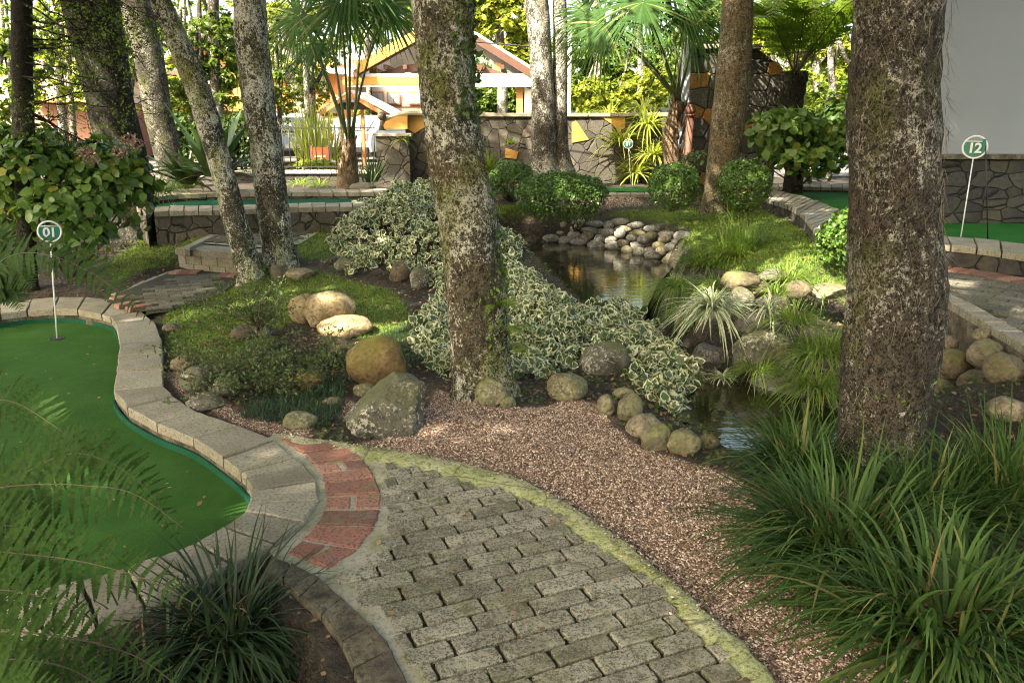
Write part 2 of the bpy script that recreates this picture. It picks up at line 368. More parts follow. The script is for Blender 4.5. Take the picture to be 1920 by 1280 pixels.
def rockm(name, c1, c2, moss, mossamt, spots=(.5, .5, .42), spotamt=.3, sc=1.0):
    t = NT(name); oi = t.n('ObjectInfo'); va = t.n('VectorMath'); va.operation = 'ADD'; t.l(t.co, va.inputs[0])
    mu = t.n('VectorMath'); mu.operation = 'SCALE'; t.l(oi.outputs['Location'], mu.inputs[0]); mu.inputs['Scale'].default_value = 3.7; t.l(mu.outputs[0], va.inputs[1]); co = va.outputs[0]
    a = t.noise(7 * sc, 5, .65, co); b = t.noise(38 * sc, 4, .7, co)
    c = t.ramp(a, [(.36, tuple(x * .8 for x in c1)), (.64, tuple(min(1, x * 1.1) for x in c2))])
    c = t.mix(t.math('MULTIPLY', t.math('SUBTRACT', oi.outputs['Random'], .3), .5, True), c, tuple(x * .6 for x in c1))
    c = t.mix(t.ramp(b, [(.38, .8), (.53, 0.0)]), c, tuple(x * .4 for x in c1))
    sp = t.ramp(t.math('ADD', t.math('MULTIPLY', t.noise(46 * sc, 4, .7, co), .7), t.math('MULTIPLY', t.noise(5 * sc, 2, .5, co), .35)), [(.60 - .05 * spotamt, 0.0), (.64 - .05 * spotamt, 1.0)])
    c = t.mix(t.math('MULTIPLY', sp, min(1, spotamt * 1.6)), c, spots)
    up = t.math('MULTIPLY', t.math('ADD', t.nz(), .35), .8, True)
    ms = t.math('MULTIPLY', up, t.ramp(t.noise(4.5 * sc, 4, .65, co), [(.66 - .4 * mossamt, 0.0), (.82 - .35 * mossamt, 1.0)]))
    c = t.mix(ms, c, t.mix(b, tuple(x * .5 for x in moss), tuple(x * 1.4 for x in moss)))
    t.col(c).rough(.85); t.bump(t.math('ADD', a, t.math('MULTIPLY', b, .5)), .7, .02); return t.m

MT = {}
# ground: grass soil, leaf litter, gravel bed by per-vertex kind
t = NT('ground'); s1 = t.noise(3, 4); s2 = t.noise(40, 4, .7); s3 = t.noise(120, 3, .7)
soil = t.ramp(t.math('ADD', t.math('MULTIPLY', s1, .4), t.math('MULTIPLY', s2, .6)), [(.38, (.012, .010, .006)), (.52, (.05, .037, .022)), (.66, (.14, .105, .065))])
lawn = t.ramp(t.math('ADD', t.math('MULTIPLY', s1, .5), t.math('MULTIPLY', s3, .5)), [(.35, (.05, .075, .014)), (.6, (.12, .18, .03))])
grav = t.ramp(s3, [(.3, (.09, .05, .035)), (.5, (.26, .17, .125)), (.7, (.42, .31, .24))])
c = t.mix(t.attr('lawn'), soil, lawn); c = t.mix(t.attr('gravel'), c, grav); t.col(c).rough(.95); t.bump(t.math('ADD', s2, s3), 1.0, .04); MT['ground'] = t.m
t = NT('gravel_stones'); c = t.ramp(t.isl(), [(0, (.04, .026, .018)), (.25, (.14, .088, .06)), (.6, (.28, .19, .135)), (.85, (.46, .36, .27)), (1, (.62, .54, .44))]); t.col(c).rough(.8); MT['pebble'] = t.m
# paving
t = NT('paver'); b1 = t.noise(9, 4); b2 = t.math('ADD', t.math('MULTIPLY', t.noise(110, 5, .75), .9), t.math('MULTIPLY', t.noise(9, 3), .1)); b3 = t.vor(120); il = t.isl()
c = t.ramp(il, [(0, (.12, .112, .07)), (.25, (.18, .168, .115)), (.6, (.245, .23, .165)), (1, (.34, .32, .24))], 'LINEAR')
c = t.mix(t.ramp(b1, [(.45, 0.0), (.7, .4)]), c, (.46, .43, .32))
c = t.mix(t.ramp(b2, [(.43, .9), (.50, 0.0)]), c, (.03, .027, .014))
c = t.mix(t.ramp(t.noise(24, 5, .8), [(.40, .8), (.47, 0.0)]), c, (.075, .068, .038)); c = t.mix(t.ramp(t.noise(160, 3, .7), [(.55, 0.0), (.7, .6)]), c, (.5, .48, .4))
c = t.mix(t.math('MULTIPLY', t.ramp(t.noise(4, 5, .7), [(.49, 0.0), (.65, .75)]), t.ramp(b2, [(.3, 1.0), (.6, .35)])), c, (.09, .095, .018))
t.col(c).rough(.9); t.bump(t.math('ADD', b2, t.math('MULTIPLY', b1, .4)), .8, .008); MT['paver'] = t.m
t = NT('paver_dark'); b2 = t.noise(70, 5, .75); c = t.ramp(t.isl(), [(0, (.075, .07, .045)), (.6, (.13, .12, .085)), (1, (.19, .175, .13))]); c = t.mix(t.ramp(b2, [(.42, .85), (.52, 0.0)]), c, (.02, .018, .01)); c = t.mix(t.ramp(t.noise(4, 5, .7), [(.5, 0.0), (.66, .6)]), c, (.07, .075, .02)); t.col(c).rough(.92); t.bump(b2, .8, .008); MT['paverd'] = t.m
t = NT('joint_soil'); c = t.ramp(t.noise(40, 4), [(.4, (.012, .011, .006)), (.65, (.045, .045, .016))]); t.col(c).rough(1); t.bump(t.noise(60, 4), .8, .01); MT['joint'] = t.m
t = NT('joint_mortar'); c = t.ramp(t.noise(14, 5, .7), [(.42, (.05, .048, .025)), (.55, (.16, .15, .09)), (.68, (.26, .25, .17))]); t.col(c).rough(1); t.bump(t.noise(60, 4), .8, .01); MT['jointm'] = t.m
t = NT('red_brick'); b1 = t.noise(14, 4); b2 = t.noise(90, 4, .7)
c = t.ramp(t.isl(), [(0, (.13, .072, .055)), (.35, (.22, .095, .062)), (.7, (.30, .13, .085)), (1, (.35, .19, .13))])
c = t.mix(t.ramp(b1, [(.5, 0.0), (.7, .5)]), c, (.20, .16, .15)); c = t.mix(t.ramp(b2, [(.4, .8), (.5, 0.0)]), c, (.07, .035, .025))
c = t.mix(t.ramp(t.noise(6, 4, .7), [(.56, 0.0), (.7, .6)]), c, (.13, .13, .04)); t.col(c).rough(.88); t.bump(b2, .6, .006); MT['brick'] = t.m
t = NT('coping_stone'); b1 = t.noise(5, 4); b2 = t.noise(80, 4, .75)
c = t.ramp(t.isl(), [(0, (.17, .155, .11)), (.5, (.235, .215, .155)), (1, (.30, .28, .21))])
c = t.mix(t.ramp(b1, [(.42, 0.0), (.68, .55)]), c, (.35, .325, .25)); c = t.mix(t.ramp(b2, [(.38, .8), (.49, 0.0)]), c, (.07, .055, .035))
c = t.mix(t.ramp(t.noise(3, 5, .7), [(.52, 0.0), (.72, .55)]), c, (.14, .13, .055)); t.col(c).rough(.9); t.bump(b2, .6, .006); MT['coping'] = t.m
t = NT('mossy_concrete'); b1 = t.noise(2.2, 5, .6); b2 = t.noise(60, 4, .75)
c = t.ramp(t.math('ADD', t.math('MULTIPLY', b1, .6), t.math('MULTIPLY', t.noise(11, 4, .7), .4)), [(.38, (.42, .41, .26)), (.5, (.34, .36, .16)), (.62, (.19, .22, .06))]); c = t.mix(t.ramp(b2, [(.38, .8), (.5, 0.0)]), c, (.08, .085, .03))
c = t.mix(t.ramp(t.noise(14, 4, .7), [(.54, 0.0), (.66, .5)]), c, (.38, .36, .27)); c = t.mix(t.ramp(t.vor(2.1, 'DISTANCE_TO_EDGE', co=t.map((1, 1, 1))), [(0, .8), (.012, 0.0)]), c, (.06, .06, .03)); c = t.mix(t.ramp(t.noise(30, 5, .8), [(.38, .45), (.5, 0.0)]), c, (.12, .125, .05)); t.col(c).rough(.95); t.bump(t.math('ADD', b2, t.noise(25, 4)), .9, .012); MT['mossy'] = t.m
t = NT('mortar'); b2 = t.noise(50, 4, .75); c = t.ramp(t.noise(6, 4), [(.4, (.36, .34, .27)), (.6, (.25, .24, .14)), (.75, (.12, .13, .045))]); c = t.mix(t.ramp(b2, [(.36, .6), (.5, 0.0)]), c, (.1, .09, .05)); t.col(c).rough(.95); t.bump(b2, .6, .006); MT['mortar'] = t.m
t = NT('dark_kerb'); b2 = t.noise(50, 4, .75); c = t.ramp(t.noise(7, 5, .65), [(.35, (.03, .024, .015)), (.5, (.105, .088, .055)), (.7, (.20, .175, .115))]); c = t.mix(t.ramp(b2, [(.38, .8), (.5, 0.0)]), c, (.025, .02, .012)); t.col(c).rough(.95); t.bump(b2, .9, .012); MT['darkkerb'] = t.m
# putting turf
def turf(name, c1, c2):
    t = NT(name); f = t.noise(260, 3, .8); g = t.noise(2.3, 5, .7); c = t.mix(t.ramp(g, [(.35, 0.0), (.65, 1.0)]), c1, c2)
    c = t.mix(t.ramp(f, [(.40, .75), (.54, 0.0)]), c, tuple(x * .3 for x in c1)); c = t.mix(t.ramp(t.noise(30, 3, .7), [(.60, 0.0), (.72, .3)]), c, (.07, .15, .05))
    c = t.mix(t.ramp(t.noise(110, 2, .6), [(.68, 0.0), (.72, .5)]), c, (.16, .17, .08))
    t.col(c).rough(.95); t.b.inputs['Specular IOR Level'].default_value = .06; t.bump(f, .8, .004); return t.m
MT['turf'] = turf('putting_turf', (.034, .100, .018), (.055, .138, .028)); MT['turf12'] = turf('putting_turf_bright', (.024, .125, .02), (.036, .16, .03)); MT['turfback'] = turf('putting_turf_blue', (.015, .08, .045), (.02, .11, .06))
# stone walls
def crazy(name, sc, c1, c2, c3, mort=(.03, .027, .02), orange=0.0, w=.035, co=(1, 1, 1), mosscol=None, rand=1, metric=None):
    t = NT(name); m = t.map(co); ds = t.n('VectorMath'); ds.operation = 'ADD'; t.l(m, ds.inputs[0])
    nn = t.n('TexNoise'); t.l(m, nn.inputs[0]); nn.inputs['Scale'].default_value = sc * 1.3; s2 = t.n('VectorMath'); s2.operation = 'SCALE'; s2.inputs['Scale'].default_value = .22 / sc; t.l(nn.outputs['Color'], s2.inputs[0]); t.l(s2.outputs[0], ds.inputs[1]); cc = ds.outputs[0]
    e = t.vor(sc, 'DISTANCE_TO_EDGE', 'Distance', cc, rand); cl = t.vor(sc, 'F1', 'Color', cc, rand); sx = t.n('SeparateColor'); t.l(cl, sx.inputs[0])
    c = t.ramp(sx.outputs[0], [(0, c1), (.5, c2), (1, c3)])
    if orange: c = t.mix(t.ramp(sx.outputs[1], [(1 - orange, 0.0), (1 - orange + .01, 1.0)]), c, (.42, .21, .05))
    c = t.mix(t.ramp(t.noise(26, 5, .7), [(.38, .55), (.6, 0.0)]), c, tuple(x * .4 for x in c1))
    if mosscol: c = t.mix(t.ramp(t.noise(2.5, 5, .65), [(.5, 0.0), (.68, .7)]), c, mosscol)
    c = t.mix(t.ramp(e, [(w * .6, 1.0), (w, 0.0)]), c, mort)
    t.col(c).rough(.9); t.bump(t.math('ADD', t.ramp(e, [(0, 0.0), (w * 2.2, 1.0)]), t.math('MULTIPLY', t.noise(20, 4), .35)), 1.0, .03); return t.m
MT['crazy'] = crazy('crazy_stone', 3.7, (.045, .040, .032), (.075, .067, .053), (.12, .102, .075), mort=(.016, .014, .010), w=.016, mosscol=(.05, .048, .018))
MT['darkstone'] = crazy('dark_stone', 5.6, (.028, .026, .022), (.048, .044, .037), (.08, .072, .058), mort=(.008, .007, .006), w=.02, co=(.75, .75, 1.3), rand=.6, mosscol=(.07, .06, .03))
MT['lowstone'] = crazy('low_stone', 5.5, (.05, .044, .034), (.085, .075, .058), (.13, .115, .085), w=.022, mosscol=(.07, .065, .025))
MT['pillar'] = crazy('pillar_stone', 3.0, (.05, .045, .038), (.09, .08, .068), (.13, .12, .10), orange=.14, w=.03, co=(1, 1, 1.3), rand=.45)
# barks and rocks
MT['bark_c'] = bark('bark_lichen_mossy', (.020, .016, .010), (.125, .11, .068), (.64, .62, .49), .72, (.11, .12, .018), .62, 1.15, (.12, .08, .045))
MT['bark_l'] = bark('bark_lichen_pale', (.016, .014, .010), (.10, .09, .06), (.66, .65, .55), .84, (.15, .16, .035), .48, 1.15)
MT['bark_b'] = bark('bark_back', (.018, .015, .011), (.09, .08, .06), (.54, .53, .45), .78, (.11, .10, .03), .35, 1.1)
MT['bark_d'] = bark('bark_dark', (.008, .007, .005), (.032, .028, .02), (.20, .20, .16), .38, (.045, .05, .012), .5, 1.0)
MT['bark_r'] = bark('bark_brown_mottled', (.014, .011, .007), (.10, .085, .062), (.46, .44, .36), .5, (.075, .08, .018), .5, 1.3, (.075, .058, .04))
MT['bark_m'] = bark('bark_middle', (.012, .011, .008), (.05, .045, .032), (.27, .26, .21), .6, (.055, .06, .015), .5, 1.3)
MT['bark_g'] = bark('bark_golden', (.05, .038, .02), (.20, .16, .09), (.50, .48, .38), .42, (.09, .10, .03), .5, 1.0, (.20, .13, .055))
MT['palmbark'] = bark('bark_palm', (.10, .065, .035), (.32, .23, .14), (.42, .36, .26), .3, (.10, .10, .03), .1, 1.0)
MT['rock_tan'] = rockm('rock_tan', (.13, .105, .065), (.27, .225, .15), (.13, .135, .035), .5, (.5, .47, .36), .15)
MT['rock_gold'] = rockm('rock_gold', (.27, .19, .09), (.44, .34, .18), (.24, .20, .04), .25, (.62, .55, .38), .2)
MT['rock_moss'] = rockm('rock_moss', (.10, .06, .025), (.20, .125, .05), (.15, .135, .022), .75, (.4, .36, .2), .1)
MT['rock_gray'] = rockm('rock_gray', (.05, .048, .035), (.14, .13, .095), (.08, .085, .025), .55, (.45, .43, .34), .42, 1.1)
MT['rock_olive'] = rockm('rock_olive', (.10, .088, .048), (.22, .20, .115), (.12, .13, .03), .6, (.45, .43, .3), .25)
MT['rock_cobble'] = rockm('rock_cobble', (.15, .14, .11), (.30, .285, .235), (.12, .12, .05), .3, (.42, .40, .33), .25)
MT['rock_wet'] = rockm('rock_wet', (.055, .05, .042), (.13, .12, .10), (.05, .06, .02), .3, (.3, .3, .26), .3)
MT['rock_brown'] = rockm('rock_brown', (.075, .055, .034), (.17, .125, .075), (.11, .105, .028), .6, (.36, .32, .22), .2)
# leaves
MT['grass'] = leaf('grass_blade', (.13, .21, .025), (.26, .38, .06), (.22, .20, .06), .4, .6)
MT['mondo'] = leaf('mondo_dark', (.014, .03, .012), (.045, .08, .030), None, .2, .5, spec=.3)
MT['dwarf'] = leaf('dwarf_mondo', (.022, .05, .025), (.045, .085, .04), None, .25, .5)
MT['lirio'] = leaf('liriope', (.018, .046, .010), (.075, .14, .032), (.22, .20, .07), .3, .55, spec=.18)
MT['tuft'] = leaf('bright_tuft', (.10, .17, .02), (.19, .29, .045), (.28, .27, .08), .4, .45)
MT['spider'] = leaf('spider_plant', (.14, .22, .06), (.22, .32, .10), None, .3, .45, edgecol=(.78, .80, .58), edge0=.30, edge1=.6)
MT['ivy'] = leaf('variegated_ivy', (.025, .06, .018), (.095, .14, .055), (.10, .15, .05), .25, .4, edgecol=(.64, .65, .40), edge0=.44, edge1=.62, spec=.45)
MT['hydr'] = leaf('hydrangea', (.055, .12, .02), (.15, .25, .05), (.30, .28, .04), .4, .4, spec=.4)
MT['box'] = leaf('boxwood', (.035, .085, .012), (.13, .22, .035), None, .3, .35, spec=.5)
MT['juni'] = leaf('azalea', (.035, .08, .015), (.105, .185, .035), None, .3, .45)
MT['fern'] = leaf('fern_frond', (.013, .034, .006), (.038, .078, .014), None, .15, .7, spec=.08)
MT['fernd'] = leaf('fern_dark', (.02, .045, .012), (.045, .085, .022), None, .2, .7, spec=.08)
MT['treefern'] = leaf('tree_fern', (.07, .13, .015), (.17, .26, .03), None, .55, .5)
MT['palm'] = leaf('fan_palm', (.022, .06, .014), (.06, .12, .03), (.22, .22, .08), .3, .6, spec=.08)
MT['agave'] = leaf('strap_leaf', (.03, .065, .02), (.07, .12, .035), None, .2, .4)
MT['brom'] = leaf('bromeliad', (.12, .22, .015), (.22, .34, .03), (.35, .25, .08), .4, .35)
MT['yellow'] = leaf('sunny_plant', (.20, .27, .03), (.38, .42, .06), (.5, .5, .3), .45, .45)
MT['crown'] = leaf('crown_leaf', (.03, .06, .01), (.07, .12, .02), None, .4, .5)
MT['crown_y'] = leaf('crown_yellow_green', (.13, .19, .02), (.30, .34, .04), (.40, .34, .05), .55, .5)
MT['crown_m'] = leaf('crown_mid_green', (.06, .11, .015), (.16, .23, .03), None, .5, .5)
MT['sage'] = leaf('sage_fine', (.055, .085, .03), (.12, .16, .06), None, .35, .6)
MT['cover'] = leaf('ground_cover', (.03, .055, .012), (.085, .13, .03), (.16, .12, .05), .3, .5)
MT['litter'] = leaf('fallen_leaf', (.10, .055, .02), (.24, .16, .08), (.34, .26, .14), .1, .8)
MT['flower'] = leaf('dry_flower', (.18, .11, .09), (.32, .22, .18), None, .2, .8)
MT['twig'] = plain('twig', (.06, .042, .025), .9)
MT['petiole'] = plain('petiole', (.09, .11, .03), .5); MT['rachis'] = plain('rachis', (.07, .055, .025), .6)
# water
t = NT('pond_water'); w = t.noise(5, 2, .5, t.map((1, 3.2, 1))); w2 = t.noise(26, 2, .5, t.map((1, 3, 1)))
t.col((.012, .012, .006)).rough(.025); t.b.inputs['IOR'].default_value = 1.6; t.b.inputs['Specular IOR Level'].default_value = .9
t.bump(t.math('ADD', w, t.math('MULTIPLY', w2, .18)), .10, .02); MT['water'] = t.m
# made things
MT['white'] = plain('white_paint', (.75, .75, .72), .5, .05); MT['signgreen'] = plain('sign_green', (.02, .16, .11), .45, .08)
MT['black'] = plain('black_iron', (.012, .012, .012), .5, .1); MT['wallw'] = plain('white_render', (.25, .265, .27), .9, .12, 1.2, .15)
MT['orange'] = plain('orange_wood', (.40, .17, .05), .6, .2, 3); MT['yellowp'] = plain('ochre_paint', (.38, .21, .04), .7, .15, 3, .2)
MT['cream'] = plain('cream_wall', (.75, .68, .58), .8, .08, 3); MT['roofw'] = plain('pale_roof', (.55, .5, .47), .7, .12, 6, .3)
MT['brownw'] = plain('brown_wood', (.075, .032, .016), .6, .3, 5); MT['glass'] = plain('window_glass', (.30, .33, .36), .1, .2, 2)
MT['siding'] = plain('red_brown_siding', (.33, .17, .12), .8, .2, 3); MT['rust'] = plain('rusty_iron', (.13, .055, .03), .7, .3, 12, .3)
MT['grayp'] = plain('grey_pipe', (.35, .38, .42), .5, .08); MT['car'] = plain('silver_paint', (.45, .47, .50), .25, .04, 2, 0, .5)
MT['carw'] = plain('white_car_paint', (.75, .76, .78), .25, .03); MT['lamp'] = plain('red_lens', (.55, .02, .02), .25, .1)
MT['tyre'] = plain('tyre', (.015, .015, .015), .8); MT['orangeb'] = plain('orange_board', (.62, .16, .05), .6, .1)
MT['asphalt'] = plain('asphalt', (.12, .115, .105), .9, .2, 20, .3); MT['capstone'] = MT['coping']
# ------------------------------------------------------------------ ground, one sheet to the horizon
def axis(segs):
    r = []
    for a, b, n in segs: r.append(np.linspace(a, b, n, endpoint=False))
    return np.concatenate(r + [[segs[-1][1]]])
gx = axis([(-300, -40, 8), (-40, -9, 16), (-9, -5, 20), (-5, 4.6, 192), (4.6, 9, 22), (9, 40, 16), (40, 300, 8)])
gy = axis([(-60, 0, 8), (0, 1.2, 8), (1.2, 9, 170), (9, 14, 70), (14, 20, 30), (20, 60, 20), (60, 400, 8)])
X, Y = np.meshgrid(gx, gy); Z = H(X, Y)
lawns = [GG([(300,600),(420,530),(560,500),(640,520),(740,548),(780,600),(770,650),(690,650),(620,600),(540,610),(500,660),(430,690),(320,690),(305,640)]),
         GG([(290,432),(420,422),(440,440),(350,470),(300,505),(215,535),(190,500)]),
         GG([(1130,412),(1200,395),(1340,388),(1430,395),(1500,430),(1585,500),(1590,560),(1540,545),(1450,520),(1330,500),(1275,470),(1290,430),(1200,415)]),
         GG([(925,395),(960,385),(1100,395),(1120,408),(1010,402),(930,410)]), GG([(545,430),(600,410),(640,425),(640,480),(600,490),(556,480)])]
gravel = PP([(300,690),(345,735),(440,785),(520,812),(600,828),(700,838),(800,855),(880,872),(950,890),(1010,915),(1080,955),(1150,1000),(1230,1065),(1300,1125),(1380,1195),(1460,1280),(1560,1400),(1800,1400),
             (1620,1150),(1450,1020),(1400,915),(1330,880),(1290,872),(1240,862),(1190,838),(1150,800),(1122,765),(1085,742),(1010,765),(950,768),(890,745),(820,735),(800,770),(740,812),(640,828),(560,815),(600,790),(700,770),(640,740),(520,760),(440,770),(400,720),(360,690)], 0)
gravel2 = GG([(1050,400),(1100,368),(1180,365),(1210,385),(1140,392),(1090,404)])
lm = np.zeros_like(Z); 
for L in lawns: lm = np.maximum(lm, 1 - sm(-.12, .08, sdf(L, X, Y)))
gm = np.maximum(1 - sm(-.03, .05, sdf(gravel, X, Y)), 1 - sm(-.05, .1, sdf(gravel2, X, Y)))
lm = np.maximum(lm, (Y > 24) * .6)
nx, ny = len(gx), len(gy); ii = (np.arange(ny - 1)[:, None] * nx + np.arange(nx - 1)[None]).ravel()
tag(mk('ground', np.stack([X, Y, Z], -1).reshape(-1, 3), np.stack([ii, ii + 1, ii + nx + 1, ii + nx], 1), MT['ground'], attr={'lawn': lm.ravel(), 'gravel': gm.ravel()}), kind='structure')

def inpoly(poly, n, rr=rng, marg=0.0):
    """n random places inside a plan polygon"""
    lo, hi = poly[:, :2].min(0), poly[:, :2].max(0); out = []
    tot = 0
    while tot < n:
        q = rr.uniform(lo, hi, (max(n, 200) * 2, 2)); q = q[sdf(poly, q[:, 0], q[:, 1]) < -marg]; out.append(q); tot += len(q)
    return np.vstack(out)[:n]
def sheet(name, poly, z, m, kind='structure', sub=0):
    me = bmesh.new(); vs = [me.verts.new((x, y, z)) for x, y in np.asarray(poly)[:, :2]]; f = me.faces.new(vs)
    f.normal_update()
    if f.normal.z < 0: f.normal_flip()
    bmesh.ops.triangulate(me, faces=me.faces[:], ngon_method='EAR_CLIP')
    d = bpy.data.meshes.new(name); me.to_mesh(d); me.free(); d.materials.append(m); o = bpy.data.objects.new(name, d); COL.objects.link(o); tag(o, kind=kind); return o

# water
wp = pond.copy(); cpt = wp.mean(0); wp = wp + (wp - cpt) / np.linalg.norm(wp - cpt, axis=1, keepdims=True) * .14
sheet('pond_water', wp, WATER_Z, MT['water'])
# turf of the greens
def skirted(name, poly, z, m): return sheet(name, poly, z, m)
skirted('putting_green', green1, -.10, MT['turf'])
def cobox(V): return V

def rough_edge(q, k, amp, rr):
    """put k extra points in each side of a plan polygon and shake them"""
    q = np.asarray(q, float); out = []
    for i in range(len(q)):
        a, b = q[i], q[(i + 1) % len(q)]
        for s in range(k + 1):
            p = a + (b - a) * s / (k + 1); out.append(p + rr.normal(0, amp, 2))
    return np.array(out)
def shrink(q, g):
    """a convex plan polygon with every side moved in by g"""
    q = np.asarray(q, float); n = len(q); c = q.mean(0); L_ = []
    for i in range(n):
        a, b = q[i], q[(i + 1) % n]; d = b - a; d = d / (np.linalg.norm(d) + 1e-9); m = np.array((-d[1], d[0])); m = m if (c - a) @ m > 0 else -m; L_.append((a + m * g, d))
    out = []
    for i in range(n):
        (p, d), (r, e) = L_[i - 1], L_[i]; den = d[0] * e[1] - d[1] * e[0]
        out.append(q[i] + (c - q[i]) * .03 if abs(den) < .05 else p + d * (((r - p)[0] * e[1] - (r - p)[1] * e[0]) / den))
    return np.array(out)
def resample(p, n=None, step=None):
    p = np.asarray(p, float); s = np.r_[0, np.cumsum(np.linalg.norm(np.diff(p, axis=0), axis=1))]
    n = n or max(2, int(round(s[-1] / step)) + 1); t = np.linspace(0, s[-1], n); return np.stack([np.interp(t, s, p[:, k]) for k in range(p.shape[1])], 1)
def kerb(name, label, inn, out, ztop, zbot, thick=.05, mat_top='coping', mat_body='darkkerb', group=None, gap=.004, over=.02, rr=rng, edge=.002, zfun=None):
    """a low wall: coping stones between two plan lines, each cut at the same index, on a body"""
    c = (inn.mean(0) + out.mean(0)) / 2
    zt = lambda p: ztop if zfun is None else float(zfun(p))
    root = thing(name, label, 'wall', (inn[len(inn) // 2][0], inn[len(inn) // 2][1], zbot), group)
    b = MB(); w = MB()
    for i in range(len(inn) - 1):
        q = np.array([inn[i], inn[i + 1], out[i + 1], out[i]]); z = zt(q.mean(0))
        q2 = shrink(q, gap * 1.1 + rr.uniform(0, .001)); q2 = rough_edge(q2, 3, edge, rr)
        dz = rr.normal(0, .0022); b.prism(q2, z - thick, z + dz, .006, (rr.normal(0, .008), rr.normal(0, .008)))
    b.build('coping', MT[mat_top], root)
    m = (inn + out) / 2; a = m + (inn - m) * (1 - over / np.linalg.norm(inn - m, axis=1, keepdims=True)); d = m + (out - m) * (1 - over / np.linalg.norm(out - m, axis=1, keepdims=True))
    n = len(a); V = []; 
    for i in range(n):
        z = zt(m[i]) - thick + .001
        V += [(a[i][0], a[i][1], zbot), (a[i][0], a[i][1], z), (d[i][0], d[i][1], z), (d[i][0], d[i][1], zbot)]
    F = []
    for i in range(n - 1):
        for k in range(4): F.append((i * 4 + k, i * 4 + (k + 1) % 4, (i + 1) * 4 + (k + 1) % 4, (i + 1) * 4 + k))
    F += [(0, 1, 2, 3), (4 * n - 1, 4 * n - 2, 4 * n - 3, 4 * n - 4)]
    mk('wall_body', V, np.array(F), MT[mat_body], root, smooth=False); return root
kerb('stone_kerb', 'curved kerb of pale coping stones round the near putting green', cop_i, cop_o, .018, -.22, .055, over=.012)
# green felt turned up at the foot of the kerb
def felt(name, line, z0, z1, off, m):
    line = np.asarray(line); g = np.gradient(line, axis=0); nrm = np.stack([-g[:, 1], g[:, 0]], 1); nrm /= np.linalg.norm(nrm, axis=1, keepdims=True)
    a = line + nrm * off; b = line + nrm * (off + .012); n = len(line)
    V = np.vstack([np.c_[a, np.full(n, z0)], np.c_[a, np.full(n, z1)], np.c_[b, np.full(n, z1)], np.c_[b, np.full(n, z0)]])
    F = [(k * n + i, k * n + i + 1, ((k + 1) % 4) * n + i + 1, ((k + 1) % 4) * n + i) for k in range(4) for i in range(n - 1)]
    tag(mk(name, V, np.array(F), m, smooth=False), kind='structure')
felt('turf_upstand', spline(cop_i, 80), -.101, -.065, -.006, MT['turfback'])  # darker turf colour puts the shade under the kerb into the felt

# the near path: mortar bed, mossy edging, brick strip, pavers
pav_edge_in = [(720,868),(800,880),(870,903),(950,918),(1010,943),(1060,978),(1112,1028),(1165,1048),(1222,1092),(1295,1170),(1350,1222),(1400,1290),(1470,1400)]
edge_out = [(525,815),(600,825),(700,838),(800,855),(880,872),(950,890),(1010,915),(1080,955),(1150,1000),(1230,1065),(1300,1125),(1380,1195),(1460,1280),(1560,1400)]
sheet('path_bed', path, -.016, MT['jointm'])
ein = PP([(560,838),(640,850),(700,872)] + pav_edge_in, 0); eout = PP(edge_out, 0)
n = 90; a = spline(resample(eout, 16), n); b = spline(resample(ein, 16), n); b = b + (b - a) * .22
V = []
for i in range(n):
    j = .006 * math.sin(i * 1.7) + .004 * math.sin(i * .63)
    o_, i_ = a[i] + (b[i] - a[i]) / np.linalg.norm(b[i] - a[i]) * j, b[i]
    V += [(o_[0], o_[1], -.05), (o_[0], o_[1], .004), ((o_[0] * .9 + i_[0] * .1), (o_[1] * .9 + i_[1] * .1), .011 + .002 * math.sin(i * .9)), ((o_[0] + i_[0]) / 2, (o_[1] + i_[1]) / 2, .008), (i_[0], i_[1], -.009), (i_[0], i_[1], -.05)]
F = [(i * 6 + k, i * 6 + k + 1, i * 6 + 7 + k, i * 6 + 6 + k) for i in range(n - 1) for k in range(5)]
tag(mk('path_edging', V, np.array(F)[:, ::-1], MT['mossy'], smooth=True), kind='structure')
# light mortar round the bricks and down the left side
bl = [(520,818),(556,845),(583,868),(600,893),(606,920),(603,950),(588,985),(562,1014),(530,1040)]
br = [(600,828),(660,842),(686,864),(702,892),(716,926),(714,958),(700,992),(672,1034),(612,1071)]
m1 = PP([(515,812),(545,815),(604,826),(668,838),(710,858),(742,900),(754,940),(752,985),(736,1025),(705,1062),(672,1090),(706,1125),(740,1165),(782,1225),(818,1290),(870,1400),
         (800,1400),(752,1280),(725,1220),(695,1172),(640,1120),(600,1084),(515,1046),(495,1020),(545,975),(572,937),(570,902),(548,878),(530,864),(490,828)], 0)
sheet('path_mortar', m1, -.0015, MT['mortar'])
bk = MB(); L1 = spline(PP(bl, 0), 9 * 1 + 3); R1 = spline(PP(br, 0), 12)
Lr, Rr = resample(spline(PP(bl, 0), 60), 12), resample(spline(PP(br, 0), 60), 12)
jl = [(520,822),(545,838),(566,852),(584,870),(597,888),(604,907),(609,931),(605,956),(590,984),(563,1012),(534,1039)]
jr = [(585,824),(628,830),(655,840),(682,860),(695,876),(706,896),(717,926),(717,955),(706,988),(674,1031),(613,1069)]
for k in range(len(jl) - 1):
    q = PP([jl[k], jl[k + 1], jr[k + 1], jr[k]], 0)
    fr = [(0, 1)] if k % 3 else [(0, .49), (.51, 1)]
    for f0, f1 in fr:
        qq = np.array([q[0] + (q[3] - q[0]) * f0, q[1] + (q[2] - q[1]) * f0, q[1] + (q[2] - q[1]) * f1, q[0] + (q[3] - q[0]) * f1])
        bk.prism(rough_edge(shrink(qq, .0085), 4, .0022, rng), -.05, .006 + rng.normal(0, .002), .006, (rng.normal(0, .01), rng.normal(0, .01)))
tag(bk.build('brick_strip', MT['brick']), kind='structure')
